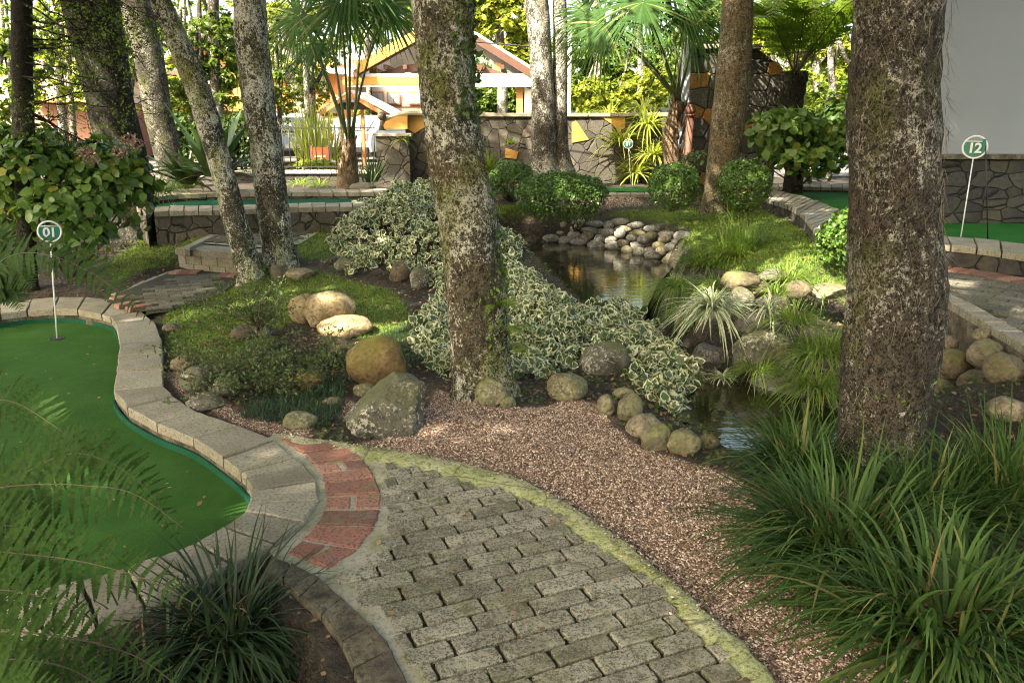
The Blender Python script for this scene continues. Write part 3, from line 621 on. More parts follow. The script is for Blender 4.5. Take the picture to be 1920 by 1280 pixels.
# pavers, each a worn block
a0 = P(722, 1162)[:2]; a1 = P(1144, 1058)[:2]; ex = (a1 - a0) / np.linalg.norm(a1 - a0); ey = np.array((-ex[1], ex[0]))
PL, PW = .208, .087
paving = PP([(722,880),(735,870)] + pav_edge_in + [(1440,1400),(880,1400),(800,1290),(765,1225),(718,1165),(680,1125),(640,1078),(690,1035),(712,1000),(728,960),(724,920)], 0)
sheet('paver_bed', paving, -.011, MT['joint'])
pv = MB()
for r_ in range(-28, 50):
    for c_ in range(-20, 20):
        off = (r_ * .41) % 1 + (.05 * math.sin(r_ * 2.3))
        o = a0 + ex * ((c_ + off) * PL) + ey * (r_ * PW)
        done = []
        for part in ((0, 1), (0, .75), (.25, 1), (0, .5), (.5, 1), (.25, .75), (0, .25), (.75, 1), (.25, .5), (.5, .75)):
            if any(part[0] < f1 and part[1] > f0 for f0, f1 in done): continue
            q = np.array([o + ex * PL * part[0], o + ex * PL * part[1], o + ex * PL * part[1] + ey * PW, o + ex * PL * part[0] + ey * PW])
            sd = sdf(paving, q[:, 0], q[:, 1])
            if q[:, 1].min() < .9: break
            if (sd < .04).all():
                done.append(part)
                g = .0056 + rng.uniform(0, .0012); qq = q.copy(); cen = q.mean(0)
                for s_ in range(4):
                    e = qq[s_] - cen; qq[s_] = cen + e - ex * g * np.sign(e @ ex) - ey * g * np.sign(e @ ey)
                qq += rng.normal(0, .0015, 2)
                pts = rough_edge(qq, 5, .0011, rng); pts[::6] = pts[::6] * .97 + cen * .03
                pv.prism(pts, -.05, .005 + rng.normal(.0, .0012), .0030, (rng.normal(0, .006), rng.normal(0, .007)))
tag(pv.build('path_pavers', MT['paver']), kind='structure')
# dark mossy kerb of the planting bed
ko = PP([(508,1040),(545,1052),(600,1080),(640,1116),(700,1170),(733,1215),(768,1280),(850,1400)], .01)
ki = PP([(497,1066),(530,1085),(560,1116),(600,1150),(640,1203),(662,1250),(672,1290),(690,1400)], .01)
kerb('bed_kerb', 'dark mossy curved kerb between planting bed and paver path', ki, ko, .012, -.26, .2, 'darkkerb', 'darkkerb', gap=.001, over=.0, edge=.002)

# ------------------------------------------------------------------ left path with its step
def slab_path(name, px, z, m, step=.0, **k):
    q = PP(px, z); sheet(name, q, z, m, **k); return q
sheet('landing_path', GG([(330,503),(300,510),(225,548),(205,562),(262,578),(290,590),(330,572),(400,552),(455,520),(470,505)]), .03, MT['mortar'])
def tiles(name, poly, z, m, L, Wd, ang, th=.04, gap=.003, bond=.5, bev=.004, keep=.01):
    lo, hi = poly.min(0) - .3, poly.max(0) + .3; c = (lo + hi) / 2; R_ = np.array([[math.cos(ang), math.sin(ang)], [-math.sin(ang), math.cos(ang)]]); n = int(np.linalg.norm(hi - lo) / Wd) + 2; b = MB()
    for i in range(-n, n):
        for j in range(-n, n):
            o = np.array([(j + bond * (i % 2)) * L, i * Wd]); q = (np.array([o, o + (L, 0), o + (L, Wd), o + (0, Wd)])) @ R_ + c
            s_ = sdf(poly, q[:, 0], q[:, 1])
            if (s_ < keep).all(): b.prism(rough_edge(shrink(q, gap), 1, .001, rng), z - th, z + rng.normal(0, .0015), bev)
    return tag(b.build(name, m), kind='structure')
zl = .05
land = PP([(450,512),(330,512),(240,552),(225,566),(262,582),(325,575),(400,552)], zl)
sheet('landing_bed', PP([(470,508),(325,508),(220,550),(200,566),(262,584),(330,578),(410,554)], zl - .012), zl - .012, MT['joint'])
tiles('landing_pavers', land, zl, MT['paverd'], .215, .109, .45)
tiles('landing_bricks', PP([(332,504),(450,510),(445,519),(322,512)], zl + .004), zl + .004, MT['brick'], .10, .21, .03, keep=.06)
tiles('landing_bricks', PP([(200,548),(250,553),(290,575),(262,585),(205,563)], zl + .004), zl + .004, MT['brick'], .2, .1, .9, keep=.05)
# step block
st0, st1 = P(335, 504, .04), P(455, 514, .04)
ztop = .27; st = thing('garden_step', 'low brick step with stone top between leaning trunks and lawn', 'step', (st0[0], st0[1], 0))
d_ = (st1 - st0)[:2]; d_ /= np.linalg.norm(d_); nrm = np.array((-d_[1], d_[0])); up = MB(); lo_ = MB()
Lst = 1.05
for row in range(2):
    x = -.1 * row
    while x < Lst:
        xx0, xx1 = max(x, 0), min(x + .21, Lst)
        if xx1 - xx0 > .03:
            q = np.array([st0[:2] + d_ * xx0, st0[:2] + d_ * xx1, st0[:2] + d_ * xx1 + nrm * .1, st0[:2] + d_ * xx0 + nrm * .1]); lo_.prism(shrink(q, .006), .0 + row * .1, .097 + row * .1, .004)
        x += .212
lo_.build('riser', MT['coping'], st); q = np.array([st0[:2] + nrm * .012 + d_ * .01, st0[:2] + d_ * (Lst - .01) + nrm * .012, st0[:2] + d_ * (Lst - .01) + nrm * .28, st0[:2] + nrm * .28 + d_ * .01]); mo_ = MB(); mo_.prism(q, -.02, .199); mo_.build('riser_mortar', MT['jointm'], st)
q = np.array([st0[:2] - nrm * .02, st0[:2] + d_ * Lst - nrm * .02, st0[:2] + d_ * Lst + nrm * .3, st0[:2] + nrm * .3]); up.prism(rough_edge(q, 6, .003, rng), .2, ztop, .01); up.build('tread', MT['coping'], st)
upper = np.vstack([[st0[:2] + nrm * .29], [st0[:2] + d_ * Lst + nrm * .29], PP([(560,455),(600,432),(608,415),(590,404),(490,406),(440,425),(400,440)], .3)])
sheet('upper_path', upper, .285, MT['mortar'])
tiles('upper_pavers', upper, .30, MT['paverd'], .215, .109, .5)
kerb('path_border', 'thin stone border along the upper path by the step', resample(PP([(345,461),(372,450),(410,433),(440,421)], .30), 5), resample(PP([(356,464),(383,452),(420,436),(450,424)], .30), 5), .305, .2, .04)
# ------------------------------------------------------------------ raised green at the back left
KB_Oz = .60
f_in = PP([(290,388),(330,386),(400,385),(470,383),(560,381),(650,379),(740,377),(830,374)], .59); f_out = PP([(288,397),(330,395),(400,394),(470,392),(560,389),(650,387),(740,384),(830,381)], .59)
r_in = PP([(285,369),(330,365),(400,362),(470,361),(560,360.5),(650,360),(740,360),(830,360)], .60); r_out = PP([(278,363),(330,358),(400,356),(470,355),(560,354.5),(650,354),(740,354),(830,354)], .60)
kerb('raised_bed_wall', 'front stone wall of the raised green behind the leaning trunks', resample(f_in, 22), resample(f_out, 22), .59, .05, .06, 'coping', 'lowstone')
kerb('raised_bed_wall', 'rear kerb of the raised green below the palm', resample(r_in, 22), resample(r_out, 22), .60, .2, .06, 'coping', 'lowstone')
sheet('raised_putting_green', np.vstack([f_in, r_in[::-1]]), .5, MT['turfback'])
kerb('raised_bed_wall', 'left rounded end of the raised green wall beside the hydrangea', np.array([f_in[0], (f_in[0] + r_in[0]) / 2 + (-.12, 0), r_in[0]]), np.array([f_out[0] + (-.1, 0), (f_in[0] + r_in[0]) / 2 + (-.35, 0), r_out[0] + (-.1, 0)]), .598, .1, .06, 'coping', 'lowstone')
# small green at the back by the flag 11
sheet('far_putting_green', PP([(1085,352),(1250,352),(1250,360),(1130,359)], .44), .44, MT['turf12'])
kerb('far_kerb', 'low stone kerb round the far small green near the back wall', resample(PP([(1080,361),(1160,361.5),(1260,362)], .46), 8), resample(PP([(1080,365),(1160,365.5),(1260,366)], .46), 8), .47, .2, .05, 'coping', 'darkkerb')
# ------------------------------------------------------------------ terrace with green 12
kerb('terrace_kerb', 'winding kerb of the raised green on the right', resample(spline(k12i, 60), 34), resample(spline(k12o, 60), 34), .58, -.1, .05, 'coping', 'darkstone')
sheet('terrace_putting_green', np.vstack([k12i, [[9, 5.2], [10, 8.8]], PP([(2080,425),(1920,404),(1755,376),(1600,355),(1450,353)], .5)]), .5, MT['turf12'])
kf_i = PP([(1442,352),(1520,352.5),(1600,354)], .56); kf_o = PP([(1440,347),(1520,347),(1600,348)], .56)
kerb('terrace_rear_kerb', 'rear kerb of the right green below the dark shrubs', resample(kf_i, 9), resample(kf_o, 9), .575, .3, .05, 'coping', 'darkstone')
kr_i = PP([(1600,356),(1755,378),(1920,406),(2080,436)], .56); kr_o = PP([(1600,350),(1755,370),(1920,396),(2080,425)], .56)
kerb('terrace_side_kerb', 'straight kerb at the foot of the white building', resample(kr_i, 14), resample(kr_o, 14), .58, .3, .05, 'coping', 'darkstone')
# right path
sheet('side_path', rpath, .385, MT['joint'])
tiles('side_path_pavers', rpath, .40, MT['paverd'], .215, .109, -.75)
bl2 = resample(spline(k12o[6:], 40), 22) - np.array((0, .02)); nrm2 = np.gradient(bl2, axis=0); nrm2 = np.stack([nrm2[:, 1], -nrm2[:, 0]], 1); nrm2 /= np.linalg.norm(nrm2, axis=1, keepdims=True)
b = MB(); bb = resample(bl2, step=.125)
nr = np.gradient(bb, axis=0); nr = np.stack([nr[:, 1], -nr[:, 0]], 1); nr /= np.linalg.norm(nr, axis=1, keepdims=True)
for i in range(len(bb) - 1):
    q = np.array([bb[i], bb[i + 1], bb[i + 1] + nr[i + 1] * .23, bb[i] + nr[i] * .23]); b.prism(rough_edge(shrink(q, .006), 2, .0015, rng), .35, .412 + rng.normal(0, .001), .005)
tag(b.build('side_path_bricks', MT['brick']), kind='structure')
er = spline(PP([(1740,548),(1770,562),(1805,582),(1850,608),(1920,650),(2000,706),(2100,780)], .42), 26); g_ = np.gradient(er, axis=0); g_ = np.stack([g_[:, 1], -g_[:, 0]], 1); g_ /= np.linalg.norm(g_, axis=1, keepdims=True)
if g_[10] @ np.array((1, 1.)) < 0: g_ = -g_
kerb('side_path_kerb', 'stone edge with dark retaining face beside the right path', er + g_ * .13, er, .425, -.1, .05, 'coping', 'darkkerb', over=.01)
# ------------------------------------------------------------------ trees
def barkmesh(name, pts, m, root, seg=44, amp=.06, s=0, step=.04, flare=None):
    """pts rows of x, y, z, r"""
    pts = np.asarray(pts, float); L = np.linalg.norm(np.diff(pts[:, :3], axis=0), axis=1).sum()
    q = spline(pts, max(6, int(L / step))); c, r = q[:, :3], q[:, 3]
    n = len(q); th = np.linspace(0, 2 * math.pi, seg, endpoint=False)
    V, F = tube(c, np.ones(n), seg)
    ring = V[:n * seg].reshape(n, seg, 3); dr = ring - c[:, None]
    rr_ = r[:, None] * np.ones((1, seg))
    if flare:
        h0, k, lob, ph = flare; hh = np.clip((c[:, 2] - c[0, 2] - .1) / h0, 0, 1); f = (1 - hh) ** 2.2
        rr_ = rr_ * (1 + f[:, None] * (k + .45 * k * np.cos(lob * th + ph)[None] + .25 * k * np.cos((lob + 2) * th + 1.3 * ph)[None]))
    base = (c[:, None] + dr * rr_[..., None])
    sc = 1 / max(r.mean(), .04)
    nz_ = fbm(base.reshape(-1, 3) * np.array([1, 1, .55]) * sc * .55, s, 4).reshape(n, seg) + .45 * fbm(base.reshape(-1, 3) * sc * 3.2, s + 9, 3).reshape(n, seg)
    ring = c[:, None] + dr * (rr_ * (1 + amp * nz_))[..., None]
    V[:n * seg] = ring.reshape(-1, 3)
    return mk(name, V, F, m, root), q
def foliage_ball(c, rad, ncl, per, size, rr, flat=.5, spread=.16):
    """leaf clumps through a crown's volume: returns positions and normals"""
    c = np.asarray(c, float); rad = np.asarray(rad, float)
    d = rr.normal(0, 1, (ncl, 3)); d /= np.linalg.norm(d, axis=1, keepdims=True); k = rr.uniform(.25, 1, (ncl, 1)) ** .45
    cc = c + d * k * rad; cr = rad.mean() * spread * rr.uniform(.6, 1.4, (ncl, 1))
    o = rr.normal(0, 1, (ncl * per, 3)); o /= np.linalg.norm(o, axis=1, keepdims=True); o *= rr.uniform(.3, 1, (ncl * per, 1))
    pos = np.repeat(cc, per, 0) + o * np.repeat(cr, per, 0) * np.array([1, 1, flat]); nr = o * .6 + np.array([0, 0, .8]) + np.repeat(d, per, 0) * .3
    return pos, nr
GAPS = [(D(628,585,5.7), .48, 0), (D(1195,270,16.5), 1.7, 0), (G(560,560), .4, .6), (D(1265,200,13.2), .7, .1), (D(1300,450,9.5), .6, .5)]  # openings cut through the crowns so sun reaches these chosen spots
def crown_mesh(root, balls, m, size, s, per=40, name='crown', T=None, jit=.5):
    rr = np.random.default_rng(s); ps, ns = [], []
    for (c, rad, ncl) in balls:
        p, n_ = foliage_ball(c, rad, ncl, per, size, rr); ps.append(p); ns.append(n_)
    p = np.vstack(ps); n_ = np.vstack(ns)
    for (tg, r_, keep) in GAPS:
        w = p - tg; al = w @ SUN; ds = np.linalg.norm(w - al[:, None] * SUN, axis=1); k_ = ~((al > .5) & (ds < r_ * (1 + .25 * np.sin(al * 7 + p[:, 0] * 3))) & (rr.random(len(p)) > keep)); p, n_ = p[k_], n_[k_]
    return leafmesh(name, T or tmpl_diamond(.32), p, n_, rr.uniform(.65, 1.3, len(p)) * size, m, root, jit=jit, rr=rr)
def limb(b, p0, p1, r0, r1, s, n=7, seg=7, sag=.08):
    rr = np.random.default_rng(s); L = np.linalg.norm(np.asarray(p1) - p0); t = np.linspace(0, 1, n)[:, None]
    p = np.asarray(p0) * (1 - t) + np.asarray(p1) * t + np.cumsum(rr.normal(0, L * sag / n, (n, 3)), 0) * np.minimum(1, t * 3)
    V, F = tube(p, np.linspace(r0, r1, n), seg); b.add(V, F); return p
def tree(label, prof, mat, top=6.0, crown=None, dY=0, seg=44, amp=.07, s=0, group='tall trees of the garden', flare=(.45, .35, 4, 0), name='tree', Y0=None, cm='crown', base_drop=.15, lsize=.22):
    """prof: rows (u, v, width in pixels), from the foot up; dY: how far the top leans away"""
    u0, v0, w0 = prof[0]; g = G(u0, v0) if Y0 is None else D(u0, v0, Y0); Yb = g[1]
    rows = []; vt = prof[-1][1]
    for (u, v, w) in prof:
        f = (v0 - v) / (v0 - vt + 1e-9); p = D(u, v, Yb + dY * f); rows.append([*p, w / 2 / FPX * depth(p)])
    rows = np.array(rows); b = rows[0].copy(); b[2] -= base_drop; b[3] *= 1.05
    dd = rows[-1] - rows[-2]; dd = dd / abs(dd[2] + 1e-9); last = rows[-1]; H_ = top - last[2]
    ext = [last + np.array([dd[0] * t_ * (1 - t_ / (3 * H_)), dd[1] * t_, t_, 0]) * 1.0 for t_ in (.4, H_ * .5, H_)]
    for k, e in enumerate(ext): e[3] = last[3] * (.97, .8, .5)[k]
    rows = np.vstack([b, rows, ext])
    root = thing(name, label, 'tree', (rows[1][0], rows[1][1], g[2]), group)
    tr, q = barkmesh('trunk', rows, MT[mat], root, seg, amp, s, flare=flare)
    tp = q[-1, :3]
    if crown:
        c, rad, ncl = crown; c = tp + np.array(c, float); bb = MB(); rr = np.random.default_rng(s + 5)
        for k in range(6):
            a = k * 1.05 + rr.uniform(-.3, .3); e = c + np.array([math.cos(a) * rad[0] * .6, math.sin(a) * rad[1] * .6, rr.uniform(-.1, .5) * rad[2]]); limb(bb, q[-1 - 4 * k if 4 * k < len(q) else -2, :3], e, q[-1, 3] * .5, .02, s * 10 + k)
        bb.build('limb', MT[mat], root, smooth=True)
        crown_mesh(root, [(c, rad, ncl)], MT[cm], lsize, s + 77, per=22)
    return root, q
T = {}
T['centre'] = tree('thick lichen-covered tree in the middle, rising from the ivy bed beside the round rocks', [(905,735,104),(900,690,100),(898,640,106),(892,560,110),(884,480,112),(876,400,110),(862,330,108),(851,260,104),(842,200,102),(836,130,104),(832,60,112),(831,0,118)], 'bark_c', 6.5, ((0, .6, .6), (3.6, 3.6, 1.3), 380), .1, 72, .085, 3, flare=(.5, .28, 3, 2.2))
T['right'] = tree('massive dark brown mottled tree on the right behind the long-leaved clumps', [(1640,880,136),(1645,820,142),(1655,740,158),(1668,660,172),(1675,600,176),(1679,540,170),(1678,450,160),(1678,380,158),(1678,300,162),(1678,230,168),(1680,150,166),(1684,80,164),(1687,0,170)], 'bark_r', 6.5, ((1.7, 1.3, .5), (3.9, 3.6, 1.3), 760), .05, 96, .10, 11, flare=(.5, .2, 4, 1))
T['lean1'] = tree('slender pale tree leaning left, first of the pair beside the garden step', [(470,515,48),(458,470,46),(440,410,44),(425,350,42),(410,295,42),(390,230,44),(372,170,44),(352,120,44),(330,70,42),(312,30,40),(300,0,38)], 'bark_l', 6.5, ((-.6, .5, .5), (2.6, 2.6, 1.3), 160), .0, 44, .06, 21, flare=(.25, .12, 3, 0))
T['lean2'] = tree('speckled pale straight tree beside the two small stones, second of the pair by the step', [(526,498,64),(520,450,60),(512,390,60),(503,320,60),(494,250,58),(485,190,60),(477,120,60),(470,60,60),(467,0,58)], 'bark_l', 6.5, ((.2, .5, .5), (2.8, 2.8, 1.3), 180), .0, 52, .065, 31, flare=(.25, .12, 4, 0))
T['big'] = tree('thick dark tree on the left rising behind the hydrangea', [(262,440,84),(250,380,74),(235,300,78),(216,230,84),(200,150,86),(184,80,92),(168,0,96)], 'bark_d', 6.5, ((-.4, .3, .5), (2.8, 2.8, 1.3), 160), .0, 48, .06, 41)
T['thin'] = tree('thin dark upright tree at the far left behind the hydrangea', [(52,545,34),(50,460,34),(47,360,34),(45,250,36),(42,150,36),(41,60,36),(41,0,36)], 'bark_d', 6.5, ((-.6, .2, .5), (2.4, 2.4, 1.2), 60), .0, 36, .05, 51)
T['mid'] = tree('dark speckled tree leaning left between the thick dark tree and the slender leaning one', [(340,352,62),(322,310,52),(308,260,50),(293,190,50),(280,120,52),(266,60,54),(254,0,56)], 'bark_m', 6.5, ((-.3, .3, .5), (2.6, 2.6, 1.3), 160), .0, 40, .06, 61)
T['back1'] = tree('left trunk of the grey twin trees in front of the stone wall', [(1018,322,54),(1019,280,48),(1019,220,46),(1016,150,44),(1012,80,44),(1005,0,46)], 'bark_b', 7, ((-.3, .4, .5), (2.6, 2.6, 1.3), 60), .0, 36, .06, 71, Y0=14.6)
T['back2'] = tree('thinner right trunk of the grey twin trees in front of the stone wall', [(1054,320,34),(1051,270,30),(1049,220,29),(1050,150,28),(1051,80,27),(1049,0,26)], 'bark_b', 7, ((.4, .4, .5), (2.2, 2.2, 1.3), 40), .0, 32, .05, 81, Y0=14.7)
T['gold'] = tree('golden brown leaning tree between the two clipped boxwood balls', [(1338,385,42),(1346,345,50),(1356,290,56),(1366,220,62),(1374,150,62),(1380,80,60),(1384,0,58)], 'bark_g', 7, ((.3, .4, .5), (2.6, 2.6, 1.3), 60), .0, 44, .05, 91, flare=(.3, .15, 3, 0), Y0=11.2)
# vines and moss tufts on the trunks
def on_trunk(q, z, ang, out=1.0):
    k = np.argmin(abs(q[:, 2] - z)); return q[k, :3] + np.array([math.cos(ang), math.sin(ang), 0]) * q[k, 3] * out, np.array([math.cos(ang), math.sin(ang), 0])
def trunk_hairs(key, n, z0, z1, L, seed, w=.003, mat='twig', a0=-2.9, a1=-.2, name='root_hairs'):
    rr = np.random.default_rng(seed); root, q = T[key]; B = []; Dd = []; S_ = []
    for i in range(n):
        a = rr.uniform(a0, a1); p, o = on_trunk(q, rr.uniform(z0, z1), a, 1.02); B.append(p)
        tang = np.array([-o[1], o[0], 0]) * rr.choice([-1, 1]); Dd.append(o * rr.uniform(.02, .35) + tang * rr.uniform(0, .8) + np.array([0, 0, rr.uniform(-1.0, .6)])); S_.append(o)
    B = np.array(B); Dd = np.array(Dd); V, F, A = ribbons(B, Dd, rr.uniform(.4, 1, n) * L, np.full(n, w), rr.uniform(0, .6, n), 5, side=None, curl=rr.normal(0, .3, n))
    mk(name, V, F, MT[mat], root, attr={'edge': A})['kind'] = 'stuff'
MT['hair'] = plain('root_hair', (.16, .12, .08), .9)
trunk_hairs('right', 520, .75, 2.3, .12, 5, .0028, 'hair')
trunk_hairs('right', 160, .0, .9, .06, 6, .003, 'hair')
def moss_on(key, n, z0, z1, a0, a1, size, seed, mat='brom', name='moss', dz=0):
    rr = np.random.default_rng(seed); root, q = T[key]; p = []; o = []
    for i in range(n):
        a_, b_ = on_trunk(q, z0 + (z1 - z0) * rr.beta(1.2, 1.8), rr.uniform(a0, a1), 1.0); p.append(a_ + rr.normal(0, .01, 3)); o.append(b_ + np.array([0, 0, .4]))
    ob = leafmesh(name, tmpl_leaf(.22), np.array(p), np.array(o), rr.uniform(.6, 1.3, n) * size, MT[mat], root, jit=.7, rr=rr); ob['kind'] = 'stuff'
moss_on('centre', 900, .1, .85, -1.3, .5, .034, 3, 'tuft')
moss_on('centre', 350, 1.55, 2.3, -1.2, .6, .05, 4, 'crown')
moss_on('centre', 250, .5, 1.6, -.6, .5, .035, 8, 'juni')
moss_on('right', 200, .0, .5, -2.6, -.6, .02, 9, 'tuft')
moss_on('lean2', 200, .1, .9, -2.6, -.3, .03, 10, 'sage'); moss_on('lean1', 200, .1, .9, -2.6, -.3, .03, 12, 'sage')
# unseen trees added around the viewpoint so their crowns shade the near garden
def added_shade_tree(label, x, y, r, c, rad, ncl, s):
    root = thing('tree', label, 'tree', (x, y, 0), 'tall trees of the garden')
    rows = np.array([[x, y, -.1, r], [x, y, .5, r * .9], [x + .1, y, 2.5, r * .8], [x, y + .1, 5.5, r * .5]]); barkmesh('trunk', rows, MT['bark_d'], root, 24, .06, s)
    bb = MB()
    for k in range(6): a = k * 1.05; limb(bb, (x, y, 4.6 + .1 * k), (c[0] + math.cos(a) * rad[0] * .6, c[1] + math.sin(a) * rad[1] * .6, c[2]), r * .4, .02, s + k)
    bb.build('limb', MT['bark_d'], root, smooth=True); crown_mesh(root, [(c, rad, ncl)], MT['crown'], .24, s, per=24)
added_shade_tree('unseen shade tree added behind the viewpoint, leftmost', -7.0, -2.5, .22, (-6.6, -2.2, 6.6), (3.8, 3.6, 1.4), 620, 501)
added_shade_tree('unseen shade tree added behind the viewpoint, in the middle', -1.6, -3.6, .22, (-1.8, -2.8, 6.8), (3.8, 3.4, 1.3), 620, 502)
added_shade_tree('unseen shade tree added left of the view beside the near green', -6.6, 1.6, .2, (-6.2, 2.4, 6.6), (3.6, 3.2, 1.4), 560, 503)
added_shade_tree('unseen shade tree added right of the view beside the right path', 4.9, 1.0, .2, (2.6, 1.2, 6.6), (3.8, 3.0, 1.2), 480, 504)
added_shade_tree('unseen shade tree added farther left of the view', -9.5, 5.5, .2, (-8.6, 5.6, 6.6), (3.2, 3.2, 1.4), 240, 505)

# ------------------------------------------------------------------ rocks
def ico(sub):
    b = bmesh.new(); bmesh.ops.create_icosphere(b, subdivisions=sub, radius=1); V = np.array([v.co[:] for v in b.verts]); F = np.array([[v.index for v in f.verts] for f in b.faces]); b.free(); return V, F
ICO = {k: ico(k) for k in (2, 3, 4, 5)}
def rock_shape(seed, sub, amp=.16, flats=3, ang=.0, cuts=()):
    V, F = ICO[sub]; rr = np.random.default_rng(seed); V = V.copy()
    V = V * (1 + amp * fbm(V * 1.0 + seed * 3.1, seed, 2)[:, None])
    for n, d in cuts:
        n = np.array(n, float); n /= np.linalg.norm(n); V = V - n * (np.clip(V @ n - d, 0, None) * .97)[:, None]
    for k in range(flats):
        n = rr.normal(0, 1, 3); n /= np.linalg.norm(n); d = rr.uniform(.62, .88) if ang == 0 else rr.uniform(.5, .75); t = V @ n - d; V = V - n * (np.clip(t, 0, None) * (.85 if ang == 0 else .95))[:, None]
    V = V * (1 + .045 * fbm(V * 3.6, seed + 5, 3)[:, None] + .018 * fbm(V * 11, seed + 8, 2)[:, None])
    return V, F
NR = [0]
def boulder(u0, u1, v0, v1, mat, label, name='boulder', cat='rock', group=None, Y=None, flats=3, ang=0, sub=4, amp=.16, yaw=None, dep=.8, sink=.55, zg=None, cuts=()):
    NR[0] += 1; s = NR[0] * 7 + 3; rr = np.random.default_rng(s); uc, vc = (u0 + u1) / 2, (v0 + v1) / 2
    g = G(uc, v1 - (v1 - v0) * .12) if Y is None else D(uc, v1, Y); dp = depth(g); a = (u1 - u0) / 2 / FPX * dp
    hv = (v1 - v0) / 2 / FPX * dp; b = a * dep; phi = PITCH + math.atan((vc - 640) / FPX)
    b = min(b, hv / math.sin(phi) * .75) if phi > .05 else b
    c = math.sqrt(max(hv ** 2 - (b * math.sin(phi)) ** 2, (.3 * a) ** 2)) / math.cos(phi)
    Yc = g[1] + b * .55 if Y is None else Y
    ctr = D(uc, vc, Yc)
    V, F = rock_shape(s, sub, amp, flats, ang, cuts); V = V / abs(V).max(0)
    th = rr.uniform(-.25, .25) if yaw is None else yaw; Rz = np.array([[math.cos(th), -math.sin(th), 0], [math.sin(th), math.cos(th), 0], [0, 0, 1]])
    V = (V * np.array([a, b, c])) @ Rz.T + ctr
    return tag(mk(name, V, F, MT[mat], loc=ctr - np.array([0, 0, c])), label, cat, group)
B_ = [
 (534,610,549,616,'rock_gold','pale golden boulder half hidden behind the largest golden one'),
 (568,668,544,622,'rock_gold','largest sunlit golden round boulder on the left lawn'),
 (596,704,586,638,'rock_gold','broad low golden boulder in front of the largest golden one'),
 (615,674,628,686,'rock_tan','tan upright boulder between the golden rocks and the mossy brown one'),
 (650,778,627,738,'rock_moss','big brown boulder with green moss cap left of the middle tree'),
 (662,706,716,748,'rock_olive','small flat stone at the foot of the mossy brown boulder'),
 (526,600,768,812,'rock_olive','rounded olive stone in the dark ground cover near the brick strip'),
 (603,646,742,768,'rock_tan','small tan stone in the ground cover left of the grey angular rock'),
 (350,427,736,776,'rock_gray','flat speckled stone beside the coping of the near green'),
 (335,412,686,742,'rock_gray','brown lichen-dotted rock in the left planting above the flat stone'),
 (395,452,706,752,'rock_gray','small white-spotted rock beside the brown lichen-dotted one'),
 (318,382,664,702,'rock_brown','low brown rock half buried at the lower edge of the left lawn'),
 (430,476,610,642,'rock_brown','dark little rock left of the stem of the fine-leaved bush'),
 (468,522,608,640,'rock_gray','greyish little rock right of the stem of the fine-leaved bush'),
 (305,342,606,626,'rock_tan','small lone stone in the left lawn near the coping'),
 (548,606,692,734,'rock_moss','mossy low stone half covered by dark dwarf grass'),
 (500,538,494,532,'rock_tan','round tan stone touching the speckled tree by the step'),
 (530,592,500,528,'rock_tan','long tan stone right of the round one by the speckled tree'),
 (888,956,708,770,'rock_olive','olive round stone at the foot of the middle tree'),
 (930,968,740,772,'rock_olive','little stone leaning on the olive one below the middle tree'),
 (1024,1103,698,756,'rock_olive','smooth yellowish stone at the upper edge of the gravel'),
 (1083,1182,638,714,'rock_gray','large smooth grey boulder under the ivy above the gravel'),
 (1148,1190,724,750,'rock_tan','small tan stone on top of the cobble row'),
 (1118,1160,738,786,'rock_olive','first round cobble of the row between gravel and pond'),
 (1154,1207,734,800,'rock_olive','egg-shaped cobble standing upright in the row by the gravel'),
 (1168,1252,772,828,'rock_tan','long tan cobble lying slanted in the row by the gravel'),
 (1198,1256,792,854,'rock_olive','round dark-spotted cobble below the long slanted one'),
 (1248,1314,800,862,'rock_olive','last round cobble at the lower end of the row by the gravel'),
 (1310,1352,812,846,'rock_brown','small brown stone between last cobble and dark pond water'),
 (626,668,480,512,'rock_gray','dark grey stone under the left foot of the ivy mound'),
 (724,772,488,532,'rock_brown','brown stone showing under the lower edge of the ivy mound'),
 (768,806,498,548,'rock_gray','grey stone right of the brown one under the ivy mound'),
 (1745,1824,654,716,'rock_brown','round brown boulder right beside the big right tree'),
 (1792,1858,690,742,'rock_brown','brown boulder at the bottom of the pile under the right path'),
 (1810,1882,634,692,'rock_tan','tan boulder at the top of the pile under the right path'),
 (1844,1926,660,728,'rock_brown','dark round boulder at the right edge of the pile'),
 (1822,1858,612,642,'rock_tan','small knobbly stone on top of the pile under the right path'),
 (1748,1800,626,662,'rock_tan','mossy tan stone behind the round brown boulder'),
 (1700,1790,706,752,'rock_brown','half-hidden stone below the round brown boulder'),
 (925,976,348,382,'rock_tan','rounded stone between the two low green cushions'),
]
YR = {1745: 4.45, 1792: 4.15, 1810: 4.3, 1844: 3.9, 1822: 4.5, 1748: 4.75, 1700: 4.2}
for r_ in B_: boulder(*r_, Y=YR.get(r_[0]))
boulder(1850, 1930, 742, 792, 'rock_tan', 'tan flat stone below the pile at the right edge', Y=3.6)
boulder(1790, 1850, 735, 775, 'rock_tan', 'tan stone among the long leaves below the pile', Y=3.9)
boulder(640,816,680,838,'rock_gray','large angular grey rock with white lichen left of the gravel', flats=3, ang=1, amp=.12, sub=5, dep=.7, yaw=.05, cuts=[((-.75,-.1,.62),.30),((.9,-.35,.1),.62),((.15,-.8,.5),.55),((-.3,-.9,.1),.6),((.3,.1,.9),.72)])
boulder(655,706,342,362,'rock_tan','pale stone at the foot of the fan palm', Y=12.6)
